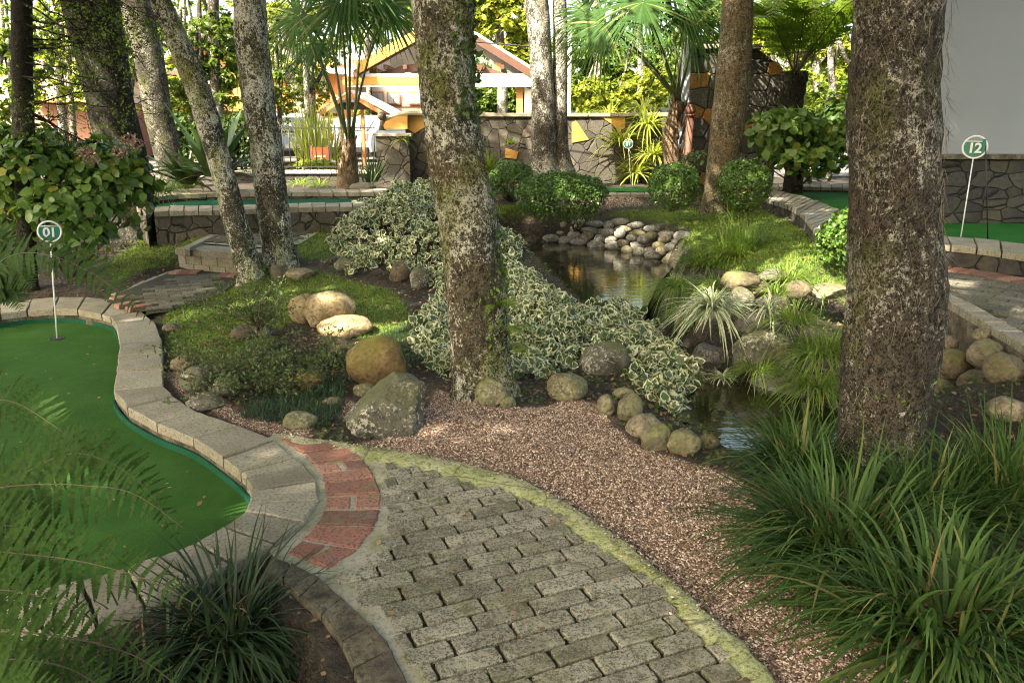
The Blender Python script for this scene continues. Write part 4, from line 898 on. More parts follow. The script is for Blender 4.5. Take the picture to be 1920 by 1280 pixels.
for r_ in [(1345,1426,507,548,'rock_brown','flat rust-brown slab on top of the right pond bank',5.9),(1360,1416,538,584,'rock_gray','grey rock under the rust-brown slab on the right bank',5.75),(1378,1460,586,636,'rock_wet','dark wet oval rock on the face of the right bank',5.3),
           (1418,1484,502,530,'rock_gray','grey slab right of the rust-brown one on the bank',6.1),(1512,1590,528,562,'rock_tan','pale speckled stone between bank plants and the big right tree',5.9),(1468,1522,522,562,'rock_brown','brown stone between the grey slab and the pale speckled stone',5.8),
           (1372,1500,616,726,'rock_gray','big grey rock face falling into the dark pond water',5.15),(1290,1372,640,720,'rock_wet','wet rock low on the bank behind the striped plant',5.55),(1400,1560,690,780,'rock_wet','low wet rock at the waterline of the right bank',4.95),
           (1500,1600,640,760,'rock_wet','wet rock between right bank and the big right tree',5.0),(1262,1330,560,640,'rock_wet','dark rock under the grass overhanging the pond',6.2)]:
    boulder(*r_[:6], Y=r_[6], flats=5, sub=4)
# cobbles stacked round the far end of the pond
rr = np.random.default_rng(12); ORD = 'first second third fourth fifth sixth seventh eighth ninth tenth eleventh twelfth thirteenth fourteenth fifteenth sixteenth seventeenth eighteenth nineteenth twentieth'.split(); ROWN = ['waterline', 'second lowest', 'middle', 'second highest', 'topmost']
wl_u = [955, 1040, 1090, 1150, 1211, 1262, 1300]; wl_v = [452, 456, 462, 470, 486, 500, 512]
for row in range(5):
    nr_ = 0; u = 958 + row * 7 + rr.uniform(0, 10)
    while u < 1300:
        w = rr.uniform(22, 38); vb = np.interp(u, wl_u, wl_v) + 4 - row * 12.5 + rr.uniform(-2, 2); hh = rr.uniform(15, 21); top_lim = np.interp(u, [960, 1290], [401, 425])
        if vb - hh > top_lim - 6:
            Yw = P(u, np.interp(u, wl_u, wl_v), WATER_Z)[1]
            boulder(u, u + w, vb - hh, vb, 'rock_cobble' if rr.random() < .75 else 'rock_tan', f'{ORD[nr_]} pale cobble from the left in the {ROWN[row]} row of the far pond bank', 'cobble', 'cobble', 'cobbles banked round the pond', Y=Yw + .06 + row * .11, sub=3, flats=2, amp=.12, dep=.6); nr_ += 1
        u += w * .86
# ------------------------------------------------------------------ gravel stones
def pebbles(name, pos, size, rr):
    V = np.array([(1,0,0),(-1,0,0),(0,.8,0),(0,-.8,0),(0,0,.6),(0,0,-.6)]); F = np.array([(0,2,4),(2,1,4),(1,3,4),(3,0,4),(2,0,5),(1,2,5),(3,1,5),(0,3,5)])
    n = len(pos); V2, F2, _ = scatter((V, F, np.zeros(6)), pos, frames(np.c_[rr.normal(0, .35, (n, 2)), np.ones(n)], rr.uniform(0, 6.28, n)), np.stack([size, size * rr.uniform(.6, 1, n), size * rr.uniform(.6, 1, n)], 1))
    return tag(mk(name, V2, F2, MT['pebble'], smooth=False), kind='stuff')
rr = np.random.default_rng(4)
q = inpoly(gravel, 75000, rr); q = q[(q[:, 1] > 1.0)]; q = q[sdf(path, q[:, 0], q[:, 1]) > .015]
pebbles('gravel', np.c_[q, H(q[:, 0], q[:, 1]) + rr.uniform(0, .006, len(q))], rr.uniform(.0035, .0085, len(q)), rr)
q = inpoly(paving, 500, rr); k_ = sdf(gravel, q[:, 0], q[:, 1]) < rr.exponential(.12, len(q)); q = q[k_]; pebbles('gravel', np.c_[q, np.full(len(q), .010)], rr.uniform(.004, .008, len(q)), rr)
ea = spline(resample(eout, 16), 400); q = ea[rr.integers(0, 330, 700)] + rr.normal(0, .035, (700, 2)); q = q[sdf(path, q[:, 0], q[:, 1]) < .0]; pebbles('gravel', np.c_[q, np.full(len(q), .014)], rr.uniform(.004, .008, len(q)), rr)
q = inpoly(gravel2, 5000, rr); pebbles('gravel', np.c_[q, H(q[:, 0], q[:, 1]) + .004], rr.uniform(.008, .016, len(q)), rr)
# leaf litter on the soil
q = np.vstack([inpoly(GG([(310,690),(480,600),(640,640),(660,740),(560,800),(440,770),(340,720)]), 1500, rr), inpoly(GG([(120,530),(330,450),(340,480),(230,540)]), 900, rr), inpoly(PP([(820,735),(960,760),(1090,745),(1110,700),(1000,690),(850,700)], 0), 260, rr), inpoly(bed, 260, rr), inpoly(gravel, 260, rr), inpoly(paving, 70, rr), inpoly(green1[:-2], 60, rr)])
o = leafmesh('leaf_litter', tmpl_leaf(.3), np.c_[q, np.maximum(H(q[:, 0], q[:, 1]) + .012, np.where(sdf(paving, q[:, 0], q[:, 1]) < .02, .013, np.where(sdf(green1, q[:, 0], q[:, 1]) < 0, -.094, -9)))], np.tile([0, 0, 1.], (len(q), 1)), rr.uniform(.012, .032, len(q)), MT['litter'], None, jit=.2, rr=rr); tag(o, kind='stuff')
# ------------------------------------------------------------------ lawns
def lawn(poly, n, h0, h1, m='grass', seed=1, name='lawn_grass', w=.005, marg=.02):
    rr = np.random.default_rng(seed); q = inpoly(poly, n, rr, marg); z = H(q[:, 0], q[:, 1]); k = z > WATER_Z + .02; q, z = q[k], z[k]; n = len(q)
    d = dirs(rr.uniform(0, 6.28, n), rr.uniform(.5, 1.5, n)); V, F, A = ribbons(np.c_[q, z - .005], d, rr.uniform(h0, h1, n), np.full(n, w), rr.uniform(.1, .7, n), 2)
    return tag(mk(name, V, F, MT[m], attr={'edge': A}), kind='stuff')
lawn(lawns[0], 42000, .025, .06, seed=1); lawn(lawns[1], 14000, .03, .07, seed=2, w=.007); lawn(lawns[2], 42000, .03, .07, seed=3, w=.007); lawn(lawns[3], 3500, .03, .07, seed=4, w=.009); lawn(lawns[4], 7000, .03, .07, seed=5, w=.007)
dw = GG([(470,760),(560,745),(640,700),(655,740),(640,790),(600,815),(560,812),(510,800),(440,790)])
lawn(dw, 9000, .04, .10, 'dwarf', 6, 'dwarf_mondo_grass', .004); lawn(GG([(690,640),(790,600),(800,690),(770,700)]), 3500, .04, .10, 'dwarf', 7, 'dwarf_mondo_grass', .004)
lawn(GG([(400,700),(520,640),(620,690),(560,750),(460,770)]), 6000, .03, .08, 'dwarf', 17, 'dwarf_mondo_grass', .004)
gcx = rng.uniform((-5, 3.2), (4.4, 13.5), (120000, 2)); nzc = fbm(np.c_[gcx * 1.6, gcx[:, :1] * 0], 41, 3); keep = (nzc > -.12)
for pl_, mg in ((path, .02), (green1_out, .0), (bed, .0), (ter12, -.1), (rpath, 0), (pond, .05), (upperP, .0), (landP, .0), (gravel, .03), (gravel2, .0)): keep &= sdf(pl_, gcx[:, 0], gcx[:, 1]) > mg
gcx = gcx[keep][:26000]; rr = np.random.default_rng(42); q = gcx
o = leafmesh('ground_cover', tmpl_leaf(.3), np.c_[q, H(q[:, 0], q[:, 1]) + rr.uniform(.004, .035, len(q))], np.tile([0, -.3, 1.], (len(q), 1)), rr.uniform(.014, .034, len(q)), MT['cover'], None, jit=.5, rr=rr); tag(o, kind='stuff')
q = rng.uniform((-5, 3.2), (4.4, 13.5), (26000, 2)); keep = np.ones(len(q), bool)
for pl_, mg in ((path, .02), (green1_out, .0), (ter12, -.1), (rpath, 0), (pond, .03), (upperP, .0), (landP, .0), (gravel, .0)): keep &= sdf(pl_, q[:, 0], q[:, 1]) > mg
q = q[keep]; o = leafmesh('leaf_litter', tmpl_leaf(.3), np.c_[q, H(q[:, 0], q[:, 1]) + .012], np.tile([0, 0, 1.], (len(q), 1)), rr.uniform(.012, .04, len(q)), MT['litter'], None, jit=.35, rr=rr); tag(o, kind='stuff')
# ------------------------------------------------------------------ ivy
def ivy(label, poly, n, Hm, size, seed, rise=.35):
    rr = np.random.default_rng(seed); q = inpoly(poly, n, rr); d = -sdf(poly, q[:, 0], q[:, 1]); g = H(q[:, 0], q[:, 1]); g = np.maximum(g, WATER_Z + .03)
    f = lambda X, Y: 1 - np.exp(np.minimum(0, sdf(poly, X, Y)) / rise)
    nn = lambda X, Y: np.maximum(H(X, Y), WATER_Z + .03) + Hm * f(X, Y) * (1 + .6 * fbm(np.c_[X * 2.6, Y * 2.2, X * 0], seed, 2))
    z = nn(q[:, 0], q[:, 1]); e = .06; nx_ = -(nn(q[:, 0] + e, q[:, 1]) - z) / e; ny_ = -(nn(q[:, 0], q[:, 1] + e) - z) / e
    nr = np.c_[np.clip(nx_, -1.5, 1.5), np.clip(ny_, -1.5, 1.5) - .35, np.full(n, .8)]
    z = g + (z - g) * (1 - rr.beta(1, 3, n) * .8) + rr.normal(0, .022, n)
    root = thing('variegated_ivy', label, 'ivy', (*poly.mean(0), h1(*poly.mean(0))), 'variegated ivy patches')
    T_ = tmpl_heart(.43); leafmesh('foliage', T_, np.c_[q[:, 0], q[:, 1], z + .01], nr, rr.uniform(.4, 1.25, n) * size, MT['ivy'], root, jit=.9, rr=rr, avar=.3)
    m = 260; k = rr.integers(0, n, m); B0 = np.c_[q[k], z[k] - .03]; V, F, A = ribbons(B0, dirs(rr.uniform(0, 6.28, m), rr.uniform(-.3, .5, m)), rr.uniform(.1, .3, m), np.full(m, .006), rr.uniform(0, .5, m), 4); mk('stems', V, F, MT['twig'], root, attr={'edge': A})['kind'] = 'stuff'
iv1 = PP([(612,478),(650,510),(720,505),(800,520),(850,540),(960,500),(985,470),(970,448),(945,425),(890,415),(800,408),(700,412),(640,430)], .15)
ivy('mound of white-edged ivy between the lawn and the pond, left of the middle tree', iv1, 8400, .32, .072, 1, .3)
iv2 = GG([(935,490),(990,515),(1035,545),(1090,590),(1160,635),(1215,690),(1250,735),(1300,790),(1262,785),(1210,745),(1170,705),(1110,675),(1060,695),(1010,715),(960,705),(950,600)])
ivy('sheet of white-edged ivy running from the middle tree down to the dark pond', iv2, 4300, .12, .072, 2, .2)
iv3 = GG([(775,600),(830,560),(860,600),(862,700),(835,715),(800,690),(770,650)])
ivy('small patch of white-edged ivy on the left side of the middle tree', iv3, 800, .12, .065, 3, .15)
# ------------------------------------------------------------------ clumps of long leaves
def clump(label, base, n, L, w, mat, seed, cat='plant', name='grass_clump', group=None, el=(.35, 1.45), droop=(.2, .8), rad=.06, seg=8, az=None, zoff=-.01, curl=.12):
    rr = np.random.default_rng(seed); base = np.asarray(base, float)
    a = rr.uniform(0, 6.28, n) if az is None else rr.uniform(az[0], az[1], n); e = rr.uniform(el[0], el[1], n); r0 = rad * np.sqrt(rr.uniform(0, 1, n))
    b0 = base + np.c_[np.cos(a) * r0, np.sin(a) * r0, np.full(n, zoff)]; a2 = a + rr.normal(0, .35, n)
    V, F, A = ribbons(b0, dirs(a2, e), rr.uniform(.55, 1.1, n) * L, rr.uniform(.7, 1.2, n) * w, rr.uniform(droop[0], droop[1], n), seg, curl=rr.normal(0, curl, n))
    root = thing(name, label, cat, base, group); mk('leaves', V, F, MT[mat], root, attr={'edge': A})
    m = max(6, n // 13); V, F, A = ribbons(base + np.c_[rr.normal(0, rad * .5, (m, 2)), np.full(m, -.01)], dirs(rr.uniform(0, 6.28, m), rr.uniform(.2, 1.2, m)), rr.uniform(.25, .7, m) * L, np.full(m, w * .8), rr.uniform(.2, .8, m), 5); mk('dry_leaves', V, F, MT['litter'], root, attr={'edge': A})
    return root
gL = 'long-leaved grassy clumps'
clump('huge dark green long-leaved clump in the bottom right corner', P(1770,1190,0), 1000, .74, .0165, 'lirio', 1, group=gL, rad=.18, el=(.15, 1.4), droop=(.35, 1.0))
clump('long-leaved clump arching over the gravel in front of the big right tree', P(1580,1030,0), 900, .70, .015, 'lirio', 2, group=gL, rad=.17, el=(.25, 1.35), droop=(.3, .9))
clump('upright long-leaved clump at the right edge beside the boulder pile', P(1890,960,0), 600, .68, .015, 'lirio', 3, group=gL, rad=.14, el=(.5, 1.5), droop=(.15, .7))
clump('long-leaved clump left of the foot of the big right tree', P(1500,880,0), 500, .58, .013, 'lirio', 4, group=gL, rad=.12, el=(.35, 1.4), droop=(.3, .9))
clump('long-leaved clump between the big right tree and the corner clump', P(1745,980,0), 450, .6, .014, 'lirio', 6, group=gL, rad=.10, el=(.45, 1.5), droop=(.2, .8))
clump('dark narrow-leaved clump in the sunken bed at bottom left', P(430,1185,-.13), 460, .54, .014, 'mondo', 5, group=gL, rad=.1, el=(.05, 1.3), droop=(.2, .75))
clump('second dark narrow-leaved clump against the coping in the sunken bed', P(300,1240,-.15), 260, .42, .013, 'mondo', 7, group=gL, rad=.1, el=(.05, 1.3), droop=(.2, .75))
clump('smaller dark clump close to the bottom edge of the sunken bed', P(560,1290,-.2), 130, .3, .011, 'mondo', 8, group=gL, rad=.07, el=(.05, 1.2), droop=(.3, .9))
# striped plants and tufts on the pond bank
clump('striped white and green arching plant over the pond', D(1335,575,5.45), 190, .44, .022, 'spider', 11, name='striped_plant', group='striped arching plants', rad=.03, el=(.0, 1.25), droop=(.35, 1.0))
clump('smaller striped plant on the dark oval rock', D(1440,578,5.25), 50, .28, .017, 'spider', 12, name='striped_plant', group='striped arching plants', rad=.02, el=(.0, 1.3), droop=(.3, 1.2))
clump('low striped plant near the water below the large striped one', D(1352,705,5.0), 60, .16, .011, 'spider', 13, name='striped_plant', group='striped arching plants', rad=.03, el=(-.1, 1.3), droop=(.3, 1.0))
clump('low striped seedling hanging left over the dark water', D(1305,700,5.1), 50, .14, .010, 'spider', 14, name='striped_plant', group='striped arching plants', rad=.03, el=(-.1, 1.3), droop=(.3, 1.0))
tg = 'bright green grass tufts'
def tuft(label, u, v, Y, n, L, w, s, m='tuft', **k): clump(label, D(u, v, Y) if Y else G(u, v), n, L, w, m, s, name='grass_tuft', group=tg, **k)
tuft('tall bright grass tuft in the lawn below the boxwood balls', 1385, 478, None, 620, .66, .013, 21, rad=.2, el=(.35, 1.5), droop=(.15, .8))
tuft('bright tuft left of the tall one, spilling to the pond', 1325, 495, None, 420, .42, .012, 22, rad=.2, el=(.3, 1.4), droop=(.3, .9))
tuft('grass tuft hanging over the pond edge above the striped plant', 1270, 535, 7.0, 360, .34, .008, 23, rad=.12, el=(.0, 1.3), droop=(.4, 1.2))
tuft('soft tuft on the slope just behind the rust-brown slab', 1290, 580, 6.3, 260, .30, .007, 24, rad=.10, el=(.0, 1.3), droop=(.4, 1.2))
tuft('slim-leaved tuft at the left foot of the big right tree', 1545, 660, 4.9, 360, .42, .008, 25, rad=.12, el=(.1, 1.35), droop=(.4, 1.2))
tuft('slim-leaved tuft beside the dark oval rock', 1490, 600, 5.1, 260, .36, .008, 26, rad=.10, el=(.1, 1.4), droop=(.4, 1.1))
tuft('tuft trailing down the rock face to the water', 1530, 720, 4.6, 300, .34, .008, 27, rad=.12, el=(-.1, 1.2), droop=(.4, 1.1))
tuft('small bright tuft above the dark oval rock', 1455, 548, 5.5, 120, .24, .008, 28, rad=.06, el=(.2, 1.4), droop=(.3, .9))
tuft('grass tuft right of the rust-brown slab under the small bush', 1540, 548, 6.0, 200, .3, .008, 29, rad=.12, el=(.2, 1.4), droop=(.3, .9))
tuft('soft tuft in the gap between the big grey rock face and the wet rock', 1420, 690, 4.95, 160, .26, .009, 36, rad=.08, el=(.0, 1.3), droop=(.4, 1.1))
tuft('tuft on top of the grey slab beside the rust-brown one', 1480, 520, 6.0, 160, .3, .010, 37, rad=.1, el=(.2, 1.4), droop=(.3, .9))
tuft('tuft at the left end of the rust-brown slab', 1345, 535, 6.0, 150, .26, .009, 38, rad=.08, el=(.2, 1.4), droop=(.3, .9))
tuft('little green sprout in the dark ground cover by the olive stone', 540, 762, None, 22, .14, .008, 30, rad=.02, el=(.2, 1.3), droop=(.2, .6))
tuft('pale sprout right of the olive stone', 590, 775, None, 18, .13, .008, 31, rad=.02, el=(.2, 1.3), droop=(.2, .6))
tuft('grass tuft under the left leaning trees behind the hydrangea', 300, 358, 10.4, 160, .5, .014, 32, rad=.15, el=(.2, 1.3), droop=(.4, 1.0))
tuft('second grass tuft behind the hydrangea at the raised wall end', 345, 352, 12.6, 120, .45, .014, 33, rad=.15, el=(.2, 1.3), droop=(.4, 1.0))
tuft('bright leafy tuft at the foot of the low wall under the fence', 600, 347, 15.5, 60, .5, .02, 34, 'brom', rad=.1, el=(.1, 1.1), droop=(.3, .8))
tuft('bright tuft left of it under the iron fence', 560, 345, 15.5, 46, .45, .02, 35, 'brom', rad=.1, el=(.1, 1.1), droop=(.3, .8))
# strap-leaved plants
def strap(label, base, n, L, w, s, m='agave', el=(.2, 1.45), group='broad strap-leaved plants', **k): return clump(label, base, n, L, w, m, s, name='strap_leaved_plant', group=group, el=el, droop=(.0, .45), rad=.08, curl=.03, **k)
strap('big dark strap-leaved plant behind the slender leaning tree', D(400,330,11.9), 60, 1.3, .18, 41)
strap('dark strap-leaved plant at the rear end of the raised green', D(352,345,12.3), 26, 1.05, .15, 42)
strap('young palm-like plant between fan palm and stone pier', D(700,340,14.6), 60, .75, .035, 43)
strap('leafy strap plant in front of the stone pier', D(690,352,13.8), 26, .5, .03, 47)
def epi(label, key, z, ang, n, L, w, s, mat='brom'):
    root, q = T[key]; p, o = on_trunk(q, z, ang, 1.05); return clump(label, p, n, L, w, mat, s, name='bromeliad', group='bromeliads on the trunks', el=(.2, 1.5), droop=(.0, .55), rad=.02, zoff=0)
epi('green bromeliad growing on the right side of the middle tree', 'centre', D(925,265,T['centre'][1][-1][1])[2] - .15, .0, 26, .2, .03, 51)
epi('thin-leaved bromeliad higher on the middle tree', 'centre', 1.78, .1, 40, .22, .010, 52, 'juni')
epi('wispy air plant on the twin grey trees', 'back2', 2.6, -.4, 40, .3, .012, 53, 'sage')
# ------------------------------------------------------------------ shrubs
def shell(blobs, n, rr, k0=.62, up=.3):
    """places on and a little inside the skin of a union of ellipsoids"""
    vol = np.array([r[0] * r[1] + r[0] * r[2] for c, r in blobs]); which = rr.choice(len(blobs), n, p=vol / vol.sum())
    C = np.array([c for c, r in blobs])[which]; Rr = np.array([r for c, r in blobs])[which]
    d = rr.normal(0, 1, (n, 3)); d[:, 2] = np.where(rr.random(n) < .7, abs(d[:, 2]), d[:, 2]); d /= np.linalg.norm(d, axis=1, keepdims=True)
    k = 1 - (1 - k0) * rr.beta(1, 2, n); lump = 1 + .09 * fbm(d * 3 + C, 4, 2)
    pos = C + d * Rr * (k * lump)[:, None]; nr = d / Rr * Rr.mean(1, keepdims=True) + np.array([0, 0, up]); return pos, nr
def shrub(label, base, blobs, n, size, mat, seed, name='shrub', group=None, tm=None, jit=.5, k0=.62, stems=8, sr=.012, cat='shrub', up=.3):
    rr = np.random.default_rng(seed); root = thing(name, label, cat, base, group); pos, nr = shell(blobs, n, rr, k0, up)
    leafmesh('foliage', tm or tmpl_diamond(.34), pos, nr, rr.uniform(.6, 1.25, n) * size, MT[mat], root, jit=jit, rr=rr)
    b = MB()
    for k in range(stems):
        c, r = blobs[k % len(blobs)]; e = np.asarray(c) + rr.normal(0, .35, 3) * np.asarray(r); limb(b, np.asarray(base) + np.r_[rr.normal(0, .03, 2), -.02], e, sr, sr * .3, seed * 31 + k, 6, 6)
    b.build('stems', MT['twig'], root, smooth=True); return root
def px_blob(u, v, Y, ru, rv, rdepth=None):
    c = D(u, v, Y); k = depth(c) / FPX; return (c, (ru * k, (rdepth or ru) * k, rv * k))
hb = [px_blob(70,330,7.6,95,75), px_blob(190,330,7.8,80,65), px_blob(130,400,7.4,90,60), px_blob(20,400,7.7,60,70), px_blob(245,365,7.8,50,70), px_blob(60,285,7.9,70,45), px_blob(160,450,7.3,50,45), px_blob(20,300,7.8,50,60)]
hy = shrub('large hydrangea with drying flower heads on the left behind flag 01', G(130,515), hb, 3900, .105, 'hydr', 61, 'hydrangea', 'broad-leaved bushes', tmpl_leaf(.36), .5, .5, 16, .012)
rr = np.random.default_rng(3)
for (u, v) in [(160,285),(172,300),(240,262),(255,270),(225,285)]:
    c = D(u, v, 7.1); n = 90; d = rr.normal(0, 1, (n, 3)); d /= np.linalg.norm(d, axis=1, keepdims=True)
    leafmesh('flower_head', tmpl_diamond(.45), c + d * .055 * np.array([1.2, 1.2, .8]), d, rr.uniform(.015, .03, n), MT['flower'], hy, rr=rr)
hb = [px_blob(1470,250,12.2,70,45), px_blob(1545,285,12.4,60,50), px_blob(1440,270,12.0,35,35), px_blob(1500,300,12.0,60,28), px_blob(1585,240,12.6,50,60)]
shrub('broad-leaved green bush below the tree fern', D(1500,345,12.3), hb, 1700, .15, 'hydr', 62, 'hydrangea', 'broad-leaved bushes', tmpl_leaf(.36), .5, .5, 10, .015)
# clipped boxwood balls: one built, one copied
def ball(label, u, v, w, h, Y, seed):
    bl_ = px_blob(u, v, Y, w / 2, h / 2); c, r = bl_; return shrub(label, (c[0], c[1], c[2] - r[2]), [(c, r)], 9000, .034, 'box', seed, 'boxwood_ball', 'clipped boxwood balls', tmpl_leaf(.34), .6, .83, 10, .008, up=.0)
ball('clipped round boxwood ball left of the golden leaning tree', 1265, 350, 96, 86, 10.6, 63)
ball('clipped round boxwood ball right of the golden leaning tree', 1396, 348, 100, 96, 10.2, 64)
shrub('wide low cushion of clipped azalea behind the pond', G(1050,402), [px_blob(1050,368,10.9,78,44,60), px_blob(1008,366,11.0,42,36), px_blob(1100,366,11.0,40,34)], 11000, .045, 'juni', 65, 'azalea_cushion', 'low azalea cushions', tmpl_diamond(.3), .5, .85)
shrub('smaller azalea cushion beside the middle tree', G(955,378), [px_blob(955,334,12.0,46,30), px_blob(925,338,12.1,30,28)], 5500, .045, 'juni', 66, 'azalea_cushion', 'low azalea cushions', tmpl_diamond(.3), .5, .85)
shrub('thin grey-green bush at the far edge of the pond', G(1080,440), [px_blob(1080,410,10.9,40,20), px_blob(1060,400,10.9,22,14), px_blob(1105,405,10.9,20,14)], 1500, .03, 'sage', 67, tm=tmpl_diamond(.22), k0=.3, jit=.8)
shrub('small rounded bush beside the big right tree at the terrace kerb', D(1568,492,6.9), [px_blob(1568,455,6.6,38,48), px_blob(1592,425,6.7,34,34)], 3600, .036, 'box', 68, tm=tmpl_leaf(.36), k0=.5, jit=.7)
shrub('small bush behind the boxwood balls against the brown post', D(1305,330,12.4), [px_blob(1305,305,12.4,28,22)], 700, .05, 'sage', 69, tm=tmpl_diamond(.34), k0=.4)
# the airy little bush with one stem
p0 = G(484, 645); root = thing('fine_leaved_bush', 'airy fine-leaved little bush on a single stem in the left lawn', 'bush', p0); b = MB(); tips = []
rr = np.random.default_rng(8)
for k in range(26):
    a = rr.uniform(0, 6.28); e = p0 + np.array([math.cos(a) * rr.uniform(.05, .42), math.sin(a) * rr.uniform(.05, .35), rr.uniform(.22, .55)]); st_ = p0 + np.array([0, 0, rr.uniform(.03, .16)]); pp = limb(b, st_, e, .005, .0015, 900 + k, 8, 5, .25); tips += [pp[i] + rr.normal(0, .02, 3) for i in range(3, 8) for _ in range(14)]
b.build('stems', MT['twig'], root, smooth=True); tips = np.array(tips)
leafmesh('foliage', tmpl_diamond(.2), tips, rr.normal(0, 1, tips.shape) + np.array([0, 0, .5]), rr.uniform(.018, .034, len(tips)), MT['sage'], root, rr=rr)
for lab, (u, v), n, s_ in [('low sprawling twiggy shrub among the stones of the left planting', (480, 735), 30, 1), ('low twiggy shrub between the gold boulders and the mossy stone', (590, 690), 24, 2), ('sprawling twiggy shrub beside the coping above the flat stone', (415, 705), 20, 3)]:
    p0 = G(u, v); rr = np.random.default_rng(80 + s_); root = thing('fine_leaved_bush', lab, 'bush', p0, 'low twiggy shrubs'); b = MB(); tips = []
    for k in range(n):
        a = rr.uniform(0, 6.28); l = rr.uniform(.15, .5); e = p0 + np.array([math.cos(a) * l, math.sin(a) * l, rr.uniform(.06, .22)]); pp = limb(b, p0, e, .004, .0015, 950 + k + s_ * 50, 7, 5, .25); tips += [pp[i] + rr.normal(0, .025, 3) for i in range(2, 7) for _ in range(12)]
    b.build('stems', MT['twig'], root, smooth=True); tips = np.array(tips); leafmesh('foliage', tmpl_diamond(.24), tips, rr.normal(0, 1, tips.shape) + np.array([0, 0, .8]), rr.uniform(.02, .036, len(tips)), MT['sage'], root, rr=rr)
# ------------------------------------------------------------------ ferns
def pinna_t(npair=13, wid=.15, hk=1.0):
    V = []; F = []
    V += [(-.008, 0, 0), (.008, 0, 0), (.003, 1, -.02), (-.003, 1, -.02)]; F += [(0, 1, 2, 3)]
    for k in range(npair):
        y = .04 + .92 * k / npair; l = wid * (1 - (k / npair) ** 1.8) + .02; h = .92 / npair * hk
        for s_ in (-1, 1):
            o = len(V); V += [(0, y, 0), (s_ * l * .75, y + h * .12, .010), (s_ * l, y + h * .62, -.004), (0, y + h * .98, .0)]; F += [(o, o + 1, o + 2, o + 3) if s_ > 0 else (o + 3, o + 2, o + 1, o)]
    return np.array(V, float), np.array(F), np.zeros(len(V))
PT = pinna_t(12, .105, 1.35); PT_lo = pinna_t(7, .15); UPF = (0, -.8, .6)
def frond(parent, pts, plen, m, seed, n=26, T_=PT, start=.12, droop=.35, rw=.006, fwd=.45, name='frond', up=(0, 0, 1.)):
    rr = np.random.default_rng(seed); c = spline(np.asarray(pts, float), 60); tg_ = np.gradient(c, axis=0); tg_ /= np.linalg.norm(tg_, axis=1, keepdims=True)
    b = MB(); V, F = tube(c, np.linspace(rw, rw * .25, 60), 6); st = mk(name, V, F, MT['rachis'], parent)
    s = np.linspace(start, .985, n); i = (s * 59).astype(int); sd = np.cross(tg_[i], np.array(up)[None]); sd /= np.linalg.norm(sd, axis=1, keepdims=True) + 1e-9
    prof = np.sin(np.clip((s - start) / (1 - start), 0, 1) ** .6 * math.pi * .93 + .14) ** .8
    P_, D_, S_, U_ = [], [], [], []
    for sg in (-1, 1):
        d = sd * sg + tg_[i] * fwd + np.array([0, 0, -droop]) + rr.normal(0, .07, (n, 3)); P_.append(c[i]); D_.append(d); S_.append(plen * np.clip(prof, .12, 1) * rr.uniform(.92, 1.08, n)); U_.append(np.cross(sd * sg, tg_[i]) * sg)
    d = np.vstack(D_); u_ = np.vstack(U_); u_ = np.where(u_[:, 2:3] < 0, -u_, u_); V, F, A = scatter(T_, np.vstack(P_), frames_dir(d, u_), np.concatenate(S_))
    mk('leaflets', V, F, MT[m], st, attr={'edge': A}); return st
fr = thing('fern', 'large fern spreading over the near green from the lower left', 'fern', D(-160, 1250, 1.9), 'ferns'); base = D(-160, 1230, 2.0)
def FP(l): return [D(u, v, Y) for u, v, Y in l]
for k, (l, pl) in enumerate([
    ([(-260,1120,2.15),(-60,930,2.2),(60,908,2.15),(160,910,2.1),(260,930,2.0),(345,990,1.95)], .155),
    ([(-240,1180,1.85),(-60,1040,1.9),(60,1040,1.85),(180,1058,1.8),(290,1092,1.75),(372,1135,1.7)], .12),
    ([(-240,1260,1.6),(-60,1185,1.62),(80,1188,1.6),(190,1208,1.56),(270,1238,1.52),(330,1282,1.5)], .105),
    ([(-200,1330,1.45),(-40,1240,1.46),(60,1238,1.44),(150,1262,1.4),(220,1310,1.38)], .09),
    ([(-200,900,2.7),(-60,760,2.8),(20,752,2.75),(90,790,2.7),(150,840,2.6),(185,880,2.55)], .12),
    ([(-100,1000,2.4),(60,880,2.5),(150,850,2.45),(230,880,2.4),(300,950,2.3),(330,1010,2.25)], .12),
    ([(-260,1150,2.0),(-120,1000,2.0),(-20,985,2.0),(80,1000,1.95),(150,1050,1.9)], .13), ([(-200,1360,1.3),(-60,1290,1.32),(40,1285,1.3),(110,1310,1.27)], .09), ([(-240,1220,1.75),(-100,1110,1.78),(0,1105,1.75),(100,1125,1.7),(180,1165,1.66)], .11)]):
    frond(fr, FP(l), pl * 1.05, 'fern', 300 + k, 31, rw=.0035, droop=.12, fwd=.35, up=UPF)
f2 = thing('fern', 'darker fern reaching over the kerb beside flag 01', 'fern', D(-60, 560, 5.2), 'ferns')
for k, (l, pl) in enumerate([([(-60,560,4.9),(20,480,4.95),(90,478,4.9),(160,505,4.9),(220,545,4.85),(288,606,4.8)], .16), ([(-60,560,5.1),(-20,500,5.1),(20,500,5.1),(60,540,5.0)], .2), ([(-80,560,5.2),(-40,460,5.3),(0,450,5.3),(40,480,5.3)], .22), ([(-40,580,5.2),(0,530,5.2),(20,540,5.2),(40,580,5.1)], .15)]):
    frond(f2, FP(l), pl, 'fernd', 320 + k, 30, rw=.004, droop=.1, up=UPF)
